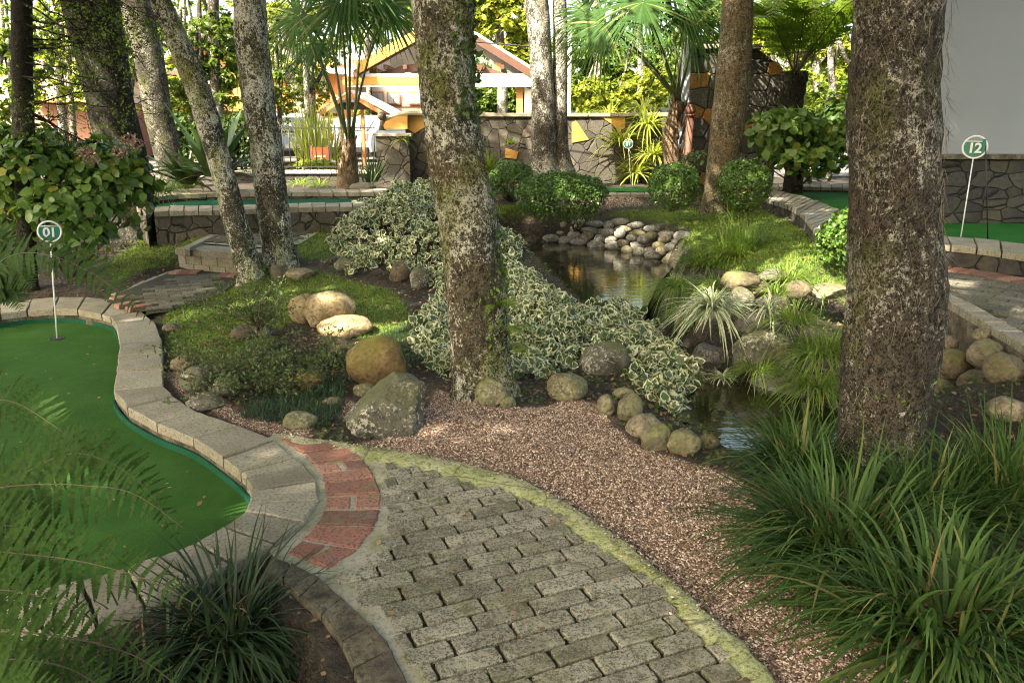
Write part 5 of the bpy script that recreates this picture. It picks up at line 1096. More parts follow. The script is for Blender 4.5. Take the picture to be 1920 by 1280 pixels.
# ferns rooted on the middle tree
root_, q_ = T['centre']
for k, (z, a) in enumerate([(.55, -.9), (.38, -.5), (.25, -.2)]):
    p, o = on_trunk(q_, z, a, 1.0); f = thing('fern', ['little fern on the middle tree above the ivy', 'little fern low on the right side of the middle tree', 'little fern at the foot of the middle tree beside the ivy'][k], 'fern', p, 'ferns'); rr = np.random.default_rng(k)
    for j in range(6):
        az = a + rr.uniform(-1, 1); L_ = rr.uniform(.14, .24); pts = [p, p + np.array([math.cos(az) * L_ * .4, math.sin(az) * L_ * .4, L_ * .3]), p + np.array([math.cos(az) * L_ * .8, math.sin(az) * L_ * .8, L_ * .25]), p + np.array([math.cos(az) * L_, math.sin(az) * L_, 0])]; frond(f, pts, .045, 'tuft', 340 + k * 8 + j, 14, PT_lo, rw=.002)
# tree fern
p = D(1487, 340, 12.9); tf = thing('tree_fern', 'tree fern with a wide umbrella of fronds behind the right green', 'tree fern', (p[0], p[1], .4))
topf = D(1490, 140, 12.9); barkmesh('trunk', [[p[0] + .02, p[1], .3, .15], [p[0], p[1], 1.0, .14], [topf[0], topf[1], topf[2] - .5, .17], [topf[0], topf[1], topf[2] + .05, .20]], MT['bark_d'], tf, 30, .12, 5)
rr = np.random.default_rng(9)
for k in range(18):
    a = k / 18 * 6.283 + rr.uniform(-.1, .1); el = rr.uniform(.65, 1.2); L_ = rr.uniform(1.6, 2.2); d = dirs(np.array([a]), np.array([el]))[0]; h_ = np.array([math.cos(a), math.sin(a), 0])
    pts = [topf, topf + d * L_ * .35, topf + d * L_ * .62 + h_ * .12, topf + d * L_ * .62 + h_ * L_ * .36 + np.array([0, 0, .02]), topf + d * L_ * .6 + h_ * L_ * .62 - np.array([0, 0, .3])]; frond(tf, pts, .40, 'treefern', 400 + k, 26, PT_lo, start=.16, droop=.12, rw=.014)
# fan palms
def fan_palm(label, foot, crown, leaves, r0, r1, seed, L=.8, name='fan_palm', petr=.024, lean=0):
    root = thing(name, label, 'palm', foot, 'fan palms'); rr = np.random.default_rng(seed)
    foot = np.asarray(foot, float); crown = np.asarray(crown, float); m_ = (foot + crown) / 2 + np.array([lean, 0, 0])
    barkmesh('trunk', [[*(foot - [0, 0, .15]), r0 * 1.25], [*foot, r0 * 1.15], [*m_, (r0 + r1) / 2], [*crown, r1]], MT['palmbark'], root, 30, .12, seed)
    # leaf bases clasping the trunk
    n = 46; t_ = rr.uniform(0.05, 1, n); a = rr.uniform(0, 6.28, n); c = foot + (crown - foot) * t_[:, None]; rd = r0 + (r1 - r0) * t_; bp = c + np.c_[np.cos(a) * rd, np.sin(a) * rd, -np.ones(n) * .02]
    V, F, A = ribbons(bp, np.c_[np.cos(a) * .25, np.sin(a) * .25, np.ones(n)], rr.uniform(.14, .26, n), rr.uniform(.05, .08, n), np.full(n, -.0), 4, side=np.c_[-np.sin(a), np.cos(a), np.zeros(n)]); mk('leaf_bases', V, F, MT['palmbark'], root, attr={'edge': A})['kind'] = 'stuff'
    for k, (hub, nrm, ax, Lk) in enumerate(leaves):
        hub = np.asarray(hub, float); b0 = crown + np.array([rr.normal(0, .03), rr.normal(0, .03), 0]); mid = (b0 + hub) / 2 + np.array([0, 0, .12 * np.linalg.norm(hub - b0)]) * .5
        c_ = spline(np.array([b0, mid, hub]), 16); V, F = tube(c_, np.linspace(petr, petr * .5, 16), 6); pe = mk('leaf_stalk', V, F, MT['petiole'], root)
        nrm = np.asarray(nrm, float); nrm /= np.linalg.norm(nrm); ax = np.asarray(ax, float); ax = ax - nrm * (ax @ nrm); ax /= np.linalg.norm(ax); bx = np.cross(nrm, ax)
        ns = 44; th = np.linspace(-2.35, 2.35, ns) + rr.normal(0, .02, ns); d = ax[None] * np.cos(th)[:, None] + bx[None] * np.sin(th)[:, None]
        ln = Lk * (1 - .25 * (abs(th) / 2.35) ** 2) * rr.uniform(.93, 1.05, ns); V, F, A = ribbons(np.repeat(hub[None], ns, 0) + d * .02, d, ln, np.full(ns, .036) * Lk / .8, rr.uniform(.15, .5, ns), 8, side=np.cross(np.repeat(nrm[None], ns, 0), d), tip=2.2, fold=.35); mk('fan', V, F, MT['palm'], pe, attr={'edge': A})
    return root
fp = D(652, 350, 13.4); cr = D(655, 262, 13.4); Y_ = 13.4
def hubs(l): return [(D(u, v, Y), n_, a_, L_) for (u, v, Y, n_, a_, L_) in l]
fan_palm('fan palm with stout shaggy trunk in front of the iron fence', fp, cr, hubs([
    (640,5,12.6,(0,-.8,.6),(-.1,-.5,-.9),.95),(560,30,12.8,(-.3,-.8,.5),(-.8,-.2,-.6),.85),(722,12,12.7,(.3,-.8,.5),(.8,-.2,-.7),.8),(600,-40,13.6,(0,-.6,.8),(-.4,.2,.6),1.0),(690,-30,13.4,(.2,-.6,.8),(.4,.2,.7),1.0),
    (660,-60,12.5,(0,-.9,.4),(.1,-.2,-.9),1.0),(590,85,13.2,(-.4,-.7,.5),(-.7,0,-.7),.6)]), .17, .10, 1)
fp = D(1262, 315, 13.2); cr = D(1272, 190, 13.2)
fan_palm('taller fan palm in front of the pale downpipe', fp, cr, hubs([
    (1130,45,12.4,(-.5,-.7,.5),(-.8,-.2,-.6),.9),(1205,5,12.4,(0,-.8,.6),(-.1,-.5,-.9),.9),(1290,25,12.6,(.3,-.8,.5),(.6,-.2,-.8),1.0),(1100,25,13.0,(-.3,-.8,.4),(-.9,0,-.3),.7),
    (1250,-50,12.8,(0,-.8,.6),(0,-.2,-1),1.1),(1180,-30,13.2,(0,-.8,.6),(-.5,-.2,.2),1.0),(1330,-20,13.2,(.2,-.8,.6),(.8,-.2,-.4),.9)]), .13, .10, 2, lean=-.1)
# ------------------------------------------------------------------ hole flags
def flag(label, disc, foot, zf, dia_px, txt, fontpx):
    f = P(*foot, zf); Y = f[1]; c = D(*disc, Y); k = depth(c) / FPX; r = dia_px / 2 * k
    root = thing('hole_flag', label, 'hole sign', f, 'numbered hole signs')
    d = c - f; L = np.linalg.norm(d); d = d / L; b = MB(); b.add(*tube(np.array([f - d * .03, f + d * (L - r * 1.02)]), [.0055, .0055], 10)); b.build('pole', MT['white'], root, smooth=True)
    # the plate faces the viewer; local x right, y up
    fw = np.array([c[0], c[1], 0]); fw /= np.linalg.norm(fw); fw = -fw; up = d - fw * (d @ fw); up /= np.linalg.norm(up); rt = np.cross(up, fw)
    th = np.linspace(0, 2 * math.pi, 49)[:-1]; ring = c + (np.cos(th)[:, None] * rt + np.sin(th)[:, None] * up) * r
    V = []; n = 48; mr = r * .085
    for i in range(n):
        o = (ring[i] - c) / r
        for a in range(8): V.append(ring[i] + (o * math.cos(a * math.pi / 4) + fw * math.sin(a * math.pi / 4)) * mr)
    F = [(i * 8 + a, i * 8 + (a + 1) % 8, ((i + 1) % n) * 8 + (a + 1) % 8, ((i + 1) % n) * 8 + a) for i in range(n) for a in range(8)]
    mk('ring', V, np.array(F), MT['white'], root)
    t_ = [x for x in np.linspace(math.pi * .82, 2 * math.pi + math.pi * .18, 40)]; pl = [c + (math.cos(x) * rt + math.sin(x) * up) * r * .96 for x in t_]
    m = len(pl); V = [p + fw * .002 for p in pl] + [p - fw * .002 for p in pl]; b = MB(); b.add(V, [np.array([list(range(m))]), np.array([list(range(2 * m - 1, m - 1, -1))]), np.array([(i, m + i, m + (i + 1) % m, (i + 1) % m) for i in range(m)])]); b.build('plate', MT['signgreen'], root)
    e0, e1 = pl[0], pl[-1]; b = MB(); b.add(*tube(np.array([e0, e1]), [mr * .6, mr * .6], 6)); b.build('plate_edge', MT['white'], root, smooth=True)
    cu = bpy.data.curves.new('number', 'FONT'); cu.body = txt; cu.align_x = 'CENTER'; cu.align_y = 'CENTER'; cu.size = r * 1.25; cu.extrude = .0008; cu.offset = r * .035; cu.space_character = .92; cu.materials.append(MT['white'])
    tmp = bpy.data.objects.new('number', cu); COL.objects.link(tmp); bpy.context.view_layer.update(); me_ = bpy.data.meshes.new_from_object(tmp); bpy.data.objects.remove(tmp); o = bpy.data.objects.new('number', me_); COL.objects.link(o); o.parent = root; pos = c + fw * .0035 - up * r * .12 - np.array(root.location); o.matrix_local = Matrix(((rt[0], up[0], fw[0], pos[0]), (rt[1], up[1], fw[1], pos[1]), (rt[2], up[2], fw[2], pos[2]), (0, 0, 0, 1)))
    # cup in the felt
    a = np.linspace(0, 2 * math.pi, 33)[:-1]; b = MB(); R0, R1 = .048, .054
    V = np.vstack([np.c_[f[0] + np.cos(a) * r_, f[1] + np.sin(a) * r_, np.full(32, f[2] + z_)] for r_, z_ in ((R0, .004), (R1, .005), (R1, .0005))]); i = np.arange(32); j = (i + 1) % 32
    b.add(V, [np.array([list(range(32))]), np.stack([i, j, 32 + j, 32 + i], 1), np.stack([32 + i, 32 + j, 64 + j, 64 + i], 1)]); b.build('cup', MT['black'], root); return root
flag('white ringed green sign reading 01 on the near green', (93,434), (107,635), -.10, 38, '01', 20)
flag('white ringed green sign reading 12 on the right green before the white building', (1828,276), (1801,447), .50, 40, '12', 20)
flag('small far sign reading 11 in front of the bright back wall', (1178,270), (1184,355), .44, 17, '11', 8)
p0, p1 = P(1852,452,.5), None; p1 = D(1848, 263, p0[1]); st = thing('marker_stick', 'thin black stick with small teal tag right of sign 12', 'stick', p0); b = MB(); b.add(*tube(np.array([p0, p1]), [.006, .005], 8)); b.build('stick', MT['black'], st, smooth=True)
b = MB(); b.prism([(p1[0] - .022, p1[1] - .006), (p1[0] + .004, p1[1] - .006), (p1[0] + .004, p1[1] + .006), (p1[0] - .022, p1[1] + .006)], p1[2] - .10, p1[2] + .01, .003); b.build('tag', MT['signgreen'], st)
# glass ball on the boulder pile
c = D(1810, 626, 5.05); V, F = ICO[4]; t = NT('clear_glass'); t.col((.9, .95, 1)).rough(.03); t.b.inputs['Transmission Weight'].default_value = .9; t.b.inputs['IOR'].default_value = 1.45; MT['clear'] = t.m
tag(mk('glass_ball', V * .036 + c, F, MT['clear'], loc=c - np.array([0, 0, .036])), 'clear glass ornament ball sitting on the boulder pile', 'glass ball')
# ------------------------------------------------------------------ white building on the right
YB = 8.9; wl = thing('building', 'plain pale rendered building with dark stone base on the right', 'building', (D(1660,300,YB)[0], YB, .4))
x0 = D(1680, 300, YB)[0]; zt = D(1800, 289, YB)[2]
b = MB(); b.prism([(x0, YB + .06), (16, YB + .06), (16, YB + 8), (x0 + 8.6, YB + 8)], .3, 7.5); b.build('wall', MT['wallw'], wl)
MB().box(x0 - .03, 16, YB - .04, YB + .055, .3, zt - .05).build('stone_base', MT['darkstone'], wl)
b = MB(); b.prism(rough_edge([(x0 - .05, YB - .09), (16, YB - .09), (16, YB + .058), (x0 - .05, YB + .058)], 30, .004, rng), zt - .05, zt, .008); b.build('base_coping', MT['darkkerb'], wl)
MB().box(x0 - .1, 16.2, YB - .3, YB + 8.2, 7.5, 7.7).build('roof', MT['brownw'], wl)
# stone gate pillar, downpipe, brown post
YP = 13.9; xa, xb = D(1288, 200, YP)[0], D(1462, 200, YP)[0]; zt = D(1400, 92, YP)[2]
gp = thing('stone_pillar', 'dark stone gate wall behind the golden leaning tree', 'pillar', ((xa + xb) / 2, YP, .4)); b = MB(); V = [(xa, YP, .3), (xb, YP, .3), (xb, YP, zt - .3), (xb - .45, YP, zt), (xa, YP, zt)]; V2 = [(x, y + .9, z) for x, y, z in V]
b.add(V + V2, [np.array([(0, 1, 2, 3, 4)]), np.array([(9, 8, 7, 6, 5)]), np.array([(1, 0, 5, 6), (2, 1, 6, 7), (3, 2, 7, 8), (4, 3, 8, 9), (0, 4, 9, 5)])]); b.build('wall', MT['pillar'], gp)
b = MB(); b.prism([(xa - .05, YP - .06), (xb - .4, YP - .06), (xb - .4, YP + .96), (xa - .05, YP + .96)], zt + .002, zt + .07, .01); b.build('cap', MT['coping'], gp)
pp = D(1277, 330, 13.6); dp_ = thing('downpipe', 'pale blue-grey square downpipe behind the taller fan palm', 'pipe', (pp[0], pp[1], .4)); MB().box(pp[0] - .06, pp[0] + .06, 13.6, 13.72, .35, 4.2).build('pipe', MT['grayp'], dp_); MB().box(pp[0] - .08, pp[0] + .08, 13.58, 13.74, 1.9, 1.94).build('bracket', MT['grayp'], dp_)
pp = D(1288, 330, 12.9); z1 = D(1288, 218, 12.9)[2]; bp = thing('iron_post', 'rusty brown round post with ball top beside the downpipe', 'post', (pp[0], pp[1], .35)); b = MB(); b.add(*tube(np.array([(pp[0], pp[1], .3), (pp[0], pp[1], z1)]), [.058, .058], 20)); b.build('post', MT['rust'], bp, smooth=True)
b = MB(); b.add(*tube(np.array([(pp[0], pp[1], z1), (pp[0], pp[1], z1 + .03)]), [.085, .085], 20)); b.build('collar', MT['rust'], bp, smooth=True); V, F = ICO[3]; mk('ball', V * .085 + np.array([pp[0], pp[1], z1 + .10]), F, MT['rust'], bp)
wp_ = D(1062, 212, 19.0); wt = thing('white_post', 'slim white post behind the twin grey trees', 'post', (wp_[0], 19, .4)); MB().box(wp_[0] - .09, wp_[0] + .09, 19, 19.18, .35, D(1062, 62, 19)[2]).build('post', MT['white'], wt); MB().box(wp_[0] - .13, wp_[0] + .13, 18.96, 19.22, .35, .55).build('foot', MT['cream'], wt)
# ------------------------------------------------------------------ back wall
YW = 16.6; zc = D(1000, 212, YW)[2]; X_ = lambda u, Y=YW: D(u, 300, Y)[0]; Zv = lambda v, Y=YW: D(960, v, Y)[2]
bw = thing('stone_wall', 'long crazy-stone back wall with thin coping behind the pond garden', 'wall', (X_(1000), YW, .35))
MB().box(X_(762), X_(1262), YW, YW + .35, .2, zc - .07).build('wall_body', MT['crazy'], bw)
b = MB(); x = X_(758)
while x < X_(1260): x2 = x + .62; b.prism(rough_edge([(x, YW - .06), (x2 - .012, YW - .06), (x2 - .012, YW + .41), (x, YW + .41)], 2, .006, rng), zc - .068, zc + rng.normal(0, .004), .01); x = x2
b.build('coping', MT['coping'], bw)
def panel(px, name='plaster_patch', Y=YW, th=.02):
    q = np.array([D(u, v, Y) for u, v in px]); n = len(q); f = q.copy(); f[:, 1] = Y - th; g = q.copy(); g[:, 1] = Y - .0005; b = MB(); b.add(np.vstack([f, g]), [np.array([list(range(n))]), np.array([list(range(n, 2 * n))[::-1]]), np.array([(i, (i + 1) % n, n + (i + 1) % n, n + i) for i in range(n)])]); b.build(name, MT['yellowp'], bw)
panel([(1072,230),(1080,226),(1104,262),(1072,268)]); panel([(1126,219),(1172,219),(1172,240),(1160,246),(1146,232)]); panel([(948,278),(972,284),(968,298),(946,296)]); panel([(764,216),(806,220),(800,236),(778,250),(764,242)])
pi = thing('stone_pier', 'stone pier with ochre top panel and round finial at the fence end', 'pier', (X_(735), 16.3, .35)); YQ = 16.2
z0 = Zv(250, YQ); MB().box(X_(706, YQ), X_(768, YQ), YQ, YQ + .5, .2, z0 - .06).build('pier_body', MT['crazy'], pi)
b = MB(); b.prism(rough_edge([(X_(702, YQ), YQ - .04), (X_(772, YQ), YQ - .04), (X_(772, YQ), YQ + .54), (X_(702, YQ), YQ + .54)], 3, .005, rng), z0 - .058, z0, .01); b.build('cap', MT['coping'], pi)
q = [D(u, v, YQ + .2) for u, v in [(716,242),(764,242),(764,217),(745,219),(722,228)]]; n = 5; f = np.array(q); g = f + np.array([0, .2, 0]); b = MB(); b.add(np.vstack([f, g]), [np.array([list(range(n))]), np.array([list(range(n, 2 * n))[::-1]]), np.array([(i, (i + 1) % n, n + (i + 1) % n, n + i) for i in range(n)])]); b.build('ochre_panel', MT['yellowp'], pi)
b = MB(); cc_ = spline(np.array([D(u, v, YQ + .3) for u, v in [(716,228),(735,219),(765,213),(800,213)]]), 12); b.add(*tube(cc_, np.full(12, .05), 8)); b.build('curved_coping', MT['coping'], pi)
V, F = ICO[3]; c = D(716, 218, YQ + .25); mk('finial', V * .09 + c, F, MT['darkkerb'], pi); b = MB(); b.add(*tube(np.array([c - [0, 0, .27], c - [0, 0, .07]]), [.07, .05], 14)); b.build('finial_neck', MT['darkkerb'], pi, smooth=True)
# plants on the sunlit part of the wall
for k, (u, v, Y, n, L, w, lab) in enumerate([(1165,262,16.3,70,.75,.05,'bright yellow-green plant on the sunlit wall behind sign 11'),(1215,232,16.3,80,.8,.05,'bright plant at the top of the sunlit wall'),(1190,325,16.2,80,.8,.05,'bright plant at the foot of the sunlit wall'),(1225,290,16.1,70,.75,.05,'bright plant on the sunlit wall by the taller palm'),(1140,215,17.2,60,.6,.04,'spiky plant behind the coping near the ochre patch'),(1205,205,17.1,60,.6,.04,'spiky plant behind the coping above the sunlit wall')]):
    clump(lab, D(u, v, Y), n, L, w, 'yellow', 700 + k, name='bright_plant', group='bright plants on the back wall', el=(-.2, 1.4), droop=(.2, .9), rad=.12)
clump('small green bromeliad on the shaded back wall', D(958,270,16.4), 20, .35, .04, 'brom', 720, name='bright_plant', group='bright plants on the back wall', el=(.2, 1.3), droop=(.2, .9), rad=.03)
clump('trailing green plant on the stone pier', D(752,262,16.1), 14, .5, .035, 'brom', 721, name='bright_plant', group='bright plants on the back wall', el=(-.2, 1.0), droop=(.4, 1.2), rad=.03)
# low wall and iron fence
YF = 16.8; zl_ = Zv(320, YF); lw = thing('low_wall', 'low stone wall carrying the iron fence', 'wall', (X_(580, YF), YF, .35)); MB().box(X_(380, YF), X_(704, YF), YF, YF + .3, .2, zl_ - .06).build('wall_body', MT['darkstone'], lw)
b = MB(); x = X_(376, YF)
while x < X_(700, YF): b.prism([(x, YF - .05), (x + .89, YF - .05), (x + .89, YF + .35), (x, YF + .35)], zl_ - .058, zl_ + rng.normal(0, .003), .01); x += .9
b.build('coping', MT['coping'], lw)
fe = thing('iron_fence', 'black iron bar fence in front of the parked cars', 'fence', (X_(580, YF), YF + .15, zl_)); zt_ = Zv(238, YF); bar = None; x = X_(455, YF); k = 0
while x < X_(704, YF):
    if bar is None: b = MB(); b.add(*tube(np.array([(x, YF + .15, zl_), (x, YF + .15, zt_ + .05)]), [.011, .011], 6)); bar = b.build('bar', MT['black'], fe, smooth=True); xb0 = x
    else: c = bar.copy(); COL.objects.link(c); c.parent = fe; c.location = (x - xb0, 0, 0)
    x += .135
MB().box(X_(450, YF), X_(706, YF), YF + .135, YF + .165, zt_ - .035, zt_ - .01).build('rail', MT['black'], fe); MB().box(X_(450, YF), X_(706, YF), YF + .135, YF + .165, zl_ + .06, zl_ + .085).build('rail', MT['black'], fe)
# ------------------------------------------------------------------ parked cars
def car(label, x, y, z, rz, mat, rear=True):
    root = thing('parked_car', label, 'car', (0, 0, 0), 'cars parked behind the fence'); prof = [(-2.0,.35),(-2.05,.62),(-1.98,.88),(-1.75,.98),(-1.25,1.36),(-.6,1.47),(.35,1.43),(1.0,1.02),(1.75,.86),(2.02,.62),(2.05,.35)]
    def loft(prof, w, inset, m, name, z0=.25):
        P2 = prof; n = len(P2); V = []
        for (yy, ins) in ((-w, inset), (-w + .06, 0), (w - .06, 0), (w, inset)):
            cx = 0; cz = .7
            for (a, h) in P2: f = 1 - (.03 if abs(yy) == w else 0); V.append((a * f, yy * (1 - (.14 * max(0, (h - .95)) / .5)), cz + (h - cz) * f))
        F = []
        for s_ in range(3):
            for i in range(n - 1): F.append((s_ * n + i, s_ * n + i + 1, (s_ + 1) * n + i + 1, (s_ + 1) * n + i))
        b = MB(); b.add(V, [np.array(F), np.array([list(range(n))[::-1]]), np.array([list(range(3 * n, 4 * n))])]); return b.build(name, m, root, smooth=False)
    loft(prof, .85, 0, MT[mat], 'body')
    gm_ = MT['tyre']
    for sg in (-1, 1):
        b = MB(); q = [(-1.25, 1.0), (-1.1, 1.28), (-.6, 1.38), (.3, 1.35), (.8, 1.02)]; V = [(a, sg * (.856 - .14 * (h - .95) / .5), h) for a, h in q]; V += [(a, sg * (.83 - .14 * (h - .95) / .5), h) for a, h in q]; b.add(V, [np.array([list(range(5))]), np.array([list(range(5, 10))[::-1]])]); b.build('side_window', MT['glass'], root)
        for xx in (-1.3, 1.3):
            b = MB(); b.add(*tube(np.array([(xx, sg * .70, .32), (xx, sg * .87, .32)]), [.32, .32], 22)); wh = b.build('wheel', MT['tyre'], root); b = MB(); b.add(*tube(np.array([(xx, sg * .865, .32), (xx, sg * .88, .32)]), [.2, .18], 14)); b.build('rim', MT['car'], wh)
        b = MB(); V = [(-2.035, sg * .78, .70), (-2.02, sg * .55, .70), (-1.99, sg * .55, .88), (-1.95, sg * .8, .92)]; V = V + [(a - .02, c_, d_) for a, c_, d_ in V]; b.add(V, np.array([(4, 5, 6, 7), (3, 2, 1, 0), (0, 1, 5, 4), (1, 2, 6, 5), (2, 3, 7, 6), (3, 0, 4, 7)])); b.build('tail_lamp', MT['lamp'], root)
    b = MB(); V = [(-1.80, -.62, 1.0), (-1.80, .62, 1.0), (-1.32, .52, 1.36), (-1.32, -.52, 1.36)]; V = [(a - .03, c_, d_ + .01) for a, c_, d_ in V]; b.add(V, np.array([(0, 1, 2, 3)])); b.build('rear_window', MT['glass'], root)
    MB().box(-2.1, -2.0, -.8, .8, .35, .5).build('bumper', MT['black'], root); MB().box(-2.09, -2.045, -.25, .25, .56, .67).build('number_plate', MT['white'], root)
    root.location = (x, y, z); root.rotation_euler = (0, 0, rz); return root
c = D(512, 300, 23); car('silver hatchback parked behind the iron fence at the left', c[0], 24, .38, R(115), 'car')
c = D(700, 300, 26); car('white car parked behind the fence beside the stone pier', c[0] + .3, 27.5, .38, R(60), 'carw')
c = D(625, 290, 29); car('white car farther back between plants behind the fence', c[0], 31, .38, R(80), 'carw')
# board, hedge, posts behind the fence
Yb_ = 19.5; sb = thing('notice_board', 'small orange board on two posts behind the fence', 'board', (X_(600, Yb_), Yb_, .38)); MB().box(X_(586, Yb_), X_(614, Yb_), Yb_, Yb_ + .04, Zv(303, Yb_), Zv(276, Yb_)).build('board', MT['orangeb'], sb)
for u in (584, 617): MB().box(X_(u, Yb_) - .035, X_(u, Yb_) + .035, Yb_ - .01, Yb_ + .06, .3, Zv(273, Yb_)).build('post', MT['siding'], sb)
MB().box(X_(590, Yb_), X_(611, Yb_), Yb_ - .01, Yb_ - .002, Zv(295, Yb_), Zv(292, Yb_)).build('white_stripe', MT['white'], sb)
shrub('low bright hedge behind the fence at the orange board', D(600,315,18.6), [px_blob(590,312,18.6,38,14), px_blob(650,305,18.8,20,22), px_blob(555,318,18.6,20,10)], 1700, .08, 'crown_y', 75, 'low_hedge', tm=tmpl_diamond(.4))
clump('tall pale reedy plant behind the orange board', D(595,300,20.2), 160, 1.5, .05, 'yellow', 722, name='reed_plant', el=(1.1, 1.55), droop=(.0, .15), rad=.5)
# ------------------------------------------------------------------ pavilion with gabled roof
YV = 27.0; pv_ = thing('pavilion', 'timber entrance pavilion with pale gabled roof behind the stone wall', 'pavilion', (X_(830, YV), YV, .38))
def slab(name, px, Y0, Y1, th, m, parent):
    """a roof plane: an edge line in the picture at Y0, run back to Y1"""
    q = np.array([D(u, v, Y0) for u, v in px]); n = len(q); V = []
    for Yy in (Y0, Y1):
        for dz in (0, -th):
            for p_ in q: V.append((p_[0], Yy, p_[2] + dz))
    F = []
    for i in range(n - 1): F += [(i, i + 1, 2 * n + i + 1, 2 * n + i), (n + i + 1, n + i, 3 * n + i, 3 * n + i + 1), (i + 1, i, n + i, n + i + 1), (2 * n + i, 2 * n + i + 1, 3 * n + i + 1, 3 * n + i)]
    F += [(0, 2 * n, 3 * n, n), (n - 1, 2 * n - 1, 4 * n - 1, 3 * n - 1)]
    b = MB(); b.add(V, np.array(F)); return b.build(name, m, parent)
slab('roof', [(660,128),(840,28),(1012,134)], YV, YV + 7, .14, MT['roofw'], pv_)
slab('fascia', [(662,132),(840,33),(1010,139)], YV - .12, YV - .01, .26, MT['brownw'], pv_)
slab('fascia', [(668,118),(800,44)], YV - .3, YV - .14, .34, MT['yellowp'], pv_)
bx = lambda u0, u1, v0, v1, Y0, Y1, m, name, par: MB().box(X_(u0, Y0), X_(u1, Y0), Y0, Y1, Zv(v1, Y0), Zv(v0, Y0)).build(name, MT[m], par)
bx(655, 1000, 138, 163, YV - .05, YV + .19, 'white', 'lintel', pv_); bx(650, 812, 144, 159, YV - .09, YV - .052, 'yellowp', 'beam', pv_)
slab('arched_beam', [(700,140),(760,122),(830,114),(900,122),(960,142),(1000,156)], YV + .2, YV + .4, .22, MT['brownw'], pv_)
for u0, u1, m in [(650,664,'orange'),(700,712,'yellowp'),(968,980,'orange'),(983,996,'cream'),(928,940,'orange')]: bx(u0, u1, 118 if u0 in (700, 928) else 156, 163 if u0 in (700, 928) else 300, YV + .22, YV + .5, m, 'column', pv_)
for k in range(9):
    u = 690 + k * 36; q0 = D(u, 128, YV + .3)
    b = MB(); b.box(q0[0] - .06, q0[0] + .06, YV - .1, YV + 6.5, q0[2] - .05, q0[2] + .08); b.build('rafter', MT['brownw'], pv_)
# house behind the pavilion
YH = 36.0; hs = thing('house', 'cream house with orange window frames seen through the pavilion', 'house', (X_(780, YH), YH, .38)); bx(668, 860, 110, 300, YH, YH + 6, 'cream', 'wall', hs); bx(660, 870, 100, 112, YH - .4, YH + 6.3, 'roofw', 'roof', hs); bx(668, 860, 193, 200, YH - .08, YH - .002, 'siding', 'band', hs); bx(668, 860, 205, 230, YH - .05, YH - .001, 'siding', 'lower_panel', hs)
for u in (700, 730, 770, 805): fr_ = bx(u, u + 24, 172, 196, YH - .16, YH - .082, 'orange', 'window_frame', hs); bx(u + 2, u + 11, 175, 194, YH - .18, YH - .162, 'glass', 'window_pane', fr_); bx(u + 13, u + 22, 175, 194, YH - .18, YH - .162, 'glass', 'window_pane', fr_)
# gate hut
YG = 22.0; gh = thing('gate_hut', 'little timber gate hut with sloping grey roof beside the fence', 'hut', (X_(670, YG), YG, .38)); slab('roof', [(600,205),(655,168),(760,222)], YG, YG + 2.5, .08, MT['roofw'], gh); slab('fascia', [(600,209),(655,172),(722,212)], YG - .06, YG - .002, .12, MT['orange'], gh)
for u in (640, 680): bx(u, u + 6, 200, 318, YG + .3, YG + .42, 'orange', 'post', gh)
bx(640, 700, 192, 206, YG + .28, YG + .5, 'brownw', 'beam', gh)
# orange timber house on the left
YO = 31.0; oh = thing('house', 'orange timber house with grey gable behind the left trees', 'house', (X_(470, YO), YO, .38)); bx(300, 640, 118, 290, YO, YO + 7, 'orange', 'wall', oh); slab('roof', [(250,150),(365,52),(480,120),(660,128)], YO - .8, YO + 8, .2, MT['roofw'], oh)
slab('gable', [(300,120),(365,66),(440,118)], YO - .02, YO + .3, 1.2, MT['orange'], oh)
bx(296, 330, 125, 215, YO - .15, YO - .002, 'cream', 'plaster_panel', oh); bx(372, 412, 130, 180, YO - .15, YO - .002, 'cream', 'plaster_panel', oh); bx(300, 640, 196, 204, YO - 1.4, YO - .16, 'yellowp', 'balcony', oh); bx(300, 640, 178, 182, YO - 1.4, YO - 1.34, 'orange', 'balcony_rail', oh)
for u in range(304, 640, 14): bx(u, u + 3, 182, 196, YO - 1.39, YO - 1.35, 'orange', 'baluster', oh)
for u in (345, 420, 490, 560, 600): fr_ = bx(u, u + 22, 140, 176, YO - .12, YO - .002, 'brownw', 'window_frame', oh); bx(u + 3, u + 19, 143, 173, YO - .14, YO - .122, 'glass', 'window_pane', fr_)
for u in (500, 540): bx(u, u + 50, 212, 226, YO - 3, YO - 1.5, 'white', 'awning', oh)
YL = 26.0; lh = thing('house', 'pale house with red-brown siding at the far left', 'house', (X_(80, YL), YL, .38)); bx(-260, 190, 108, 190, YL, YL + 7, 'cream', 'wall', lh); bx(-260, 190, 190, 300, YL - .05, YL + 7, 'siding', 'siding', lh); slab('roof', [(-300,112),(-60,20),(215,112)], YL - .6, YL + 8, .2, MT['roofw'], lh)
for u in (-10, 60, 120): fr_ = bx(u, u + 26, 122, 170, YL - .1, YL - .002, 'brownw', 'window_frame', lh); bx(u + 3, u + 23, 126, 166, YL - .12, YL - .102, 'glass', 'window_pane', fr_)
bx(40, 190, 186, 192, YL - 1.2, YL - .06, 'yellowp', 'balcony', lh)
for u in range(44, 190, 10): bx(u, u + 3, 170, 186, YL - 1.19, YL - 1.15, 'orange', 'baluster', lh)
# driveway behind the fence
tag(MB().box(-30, 30, 18.5, 60, .36, .415).build('driveway', MT['asphalt']), kind='structure')
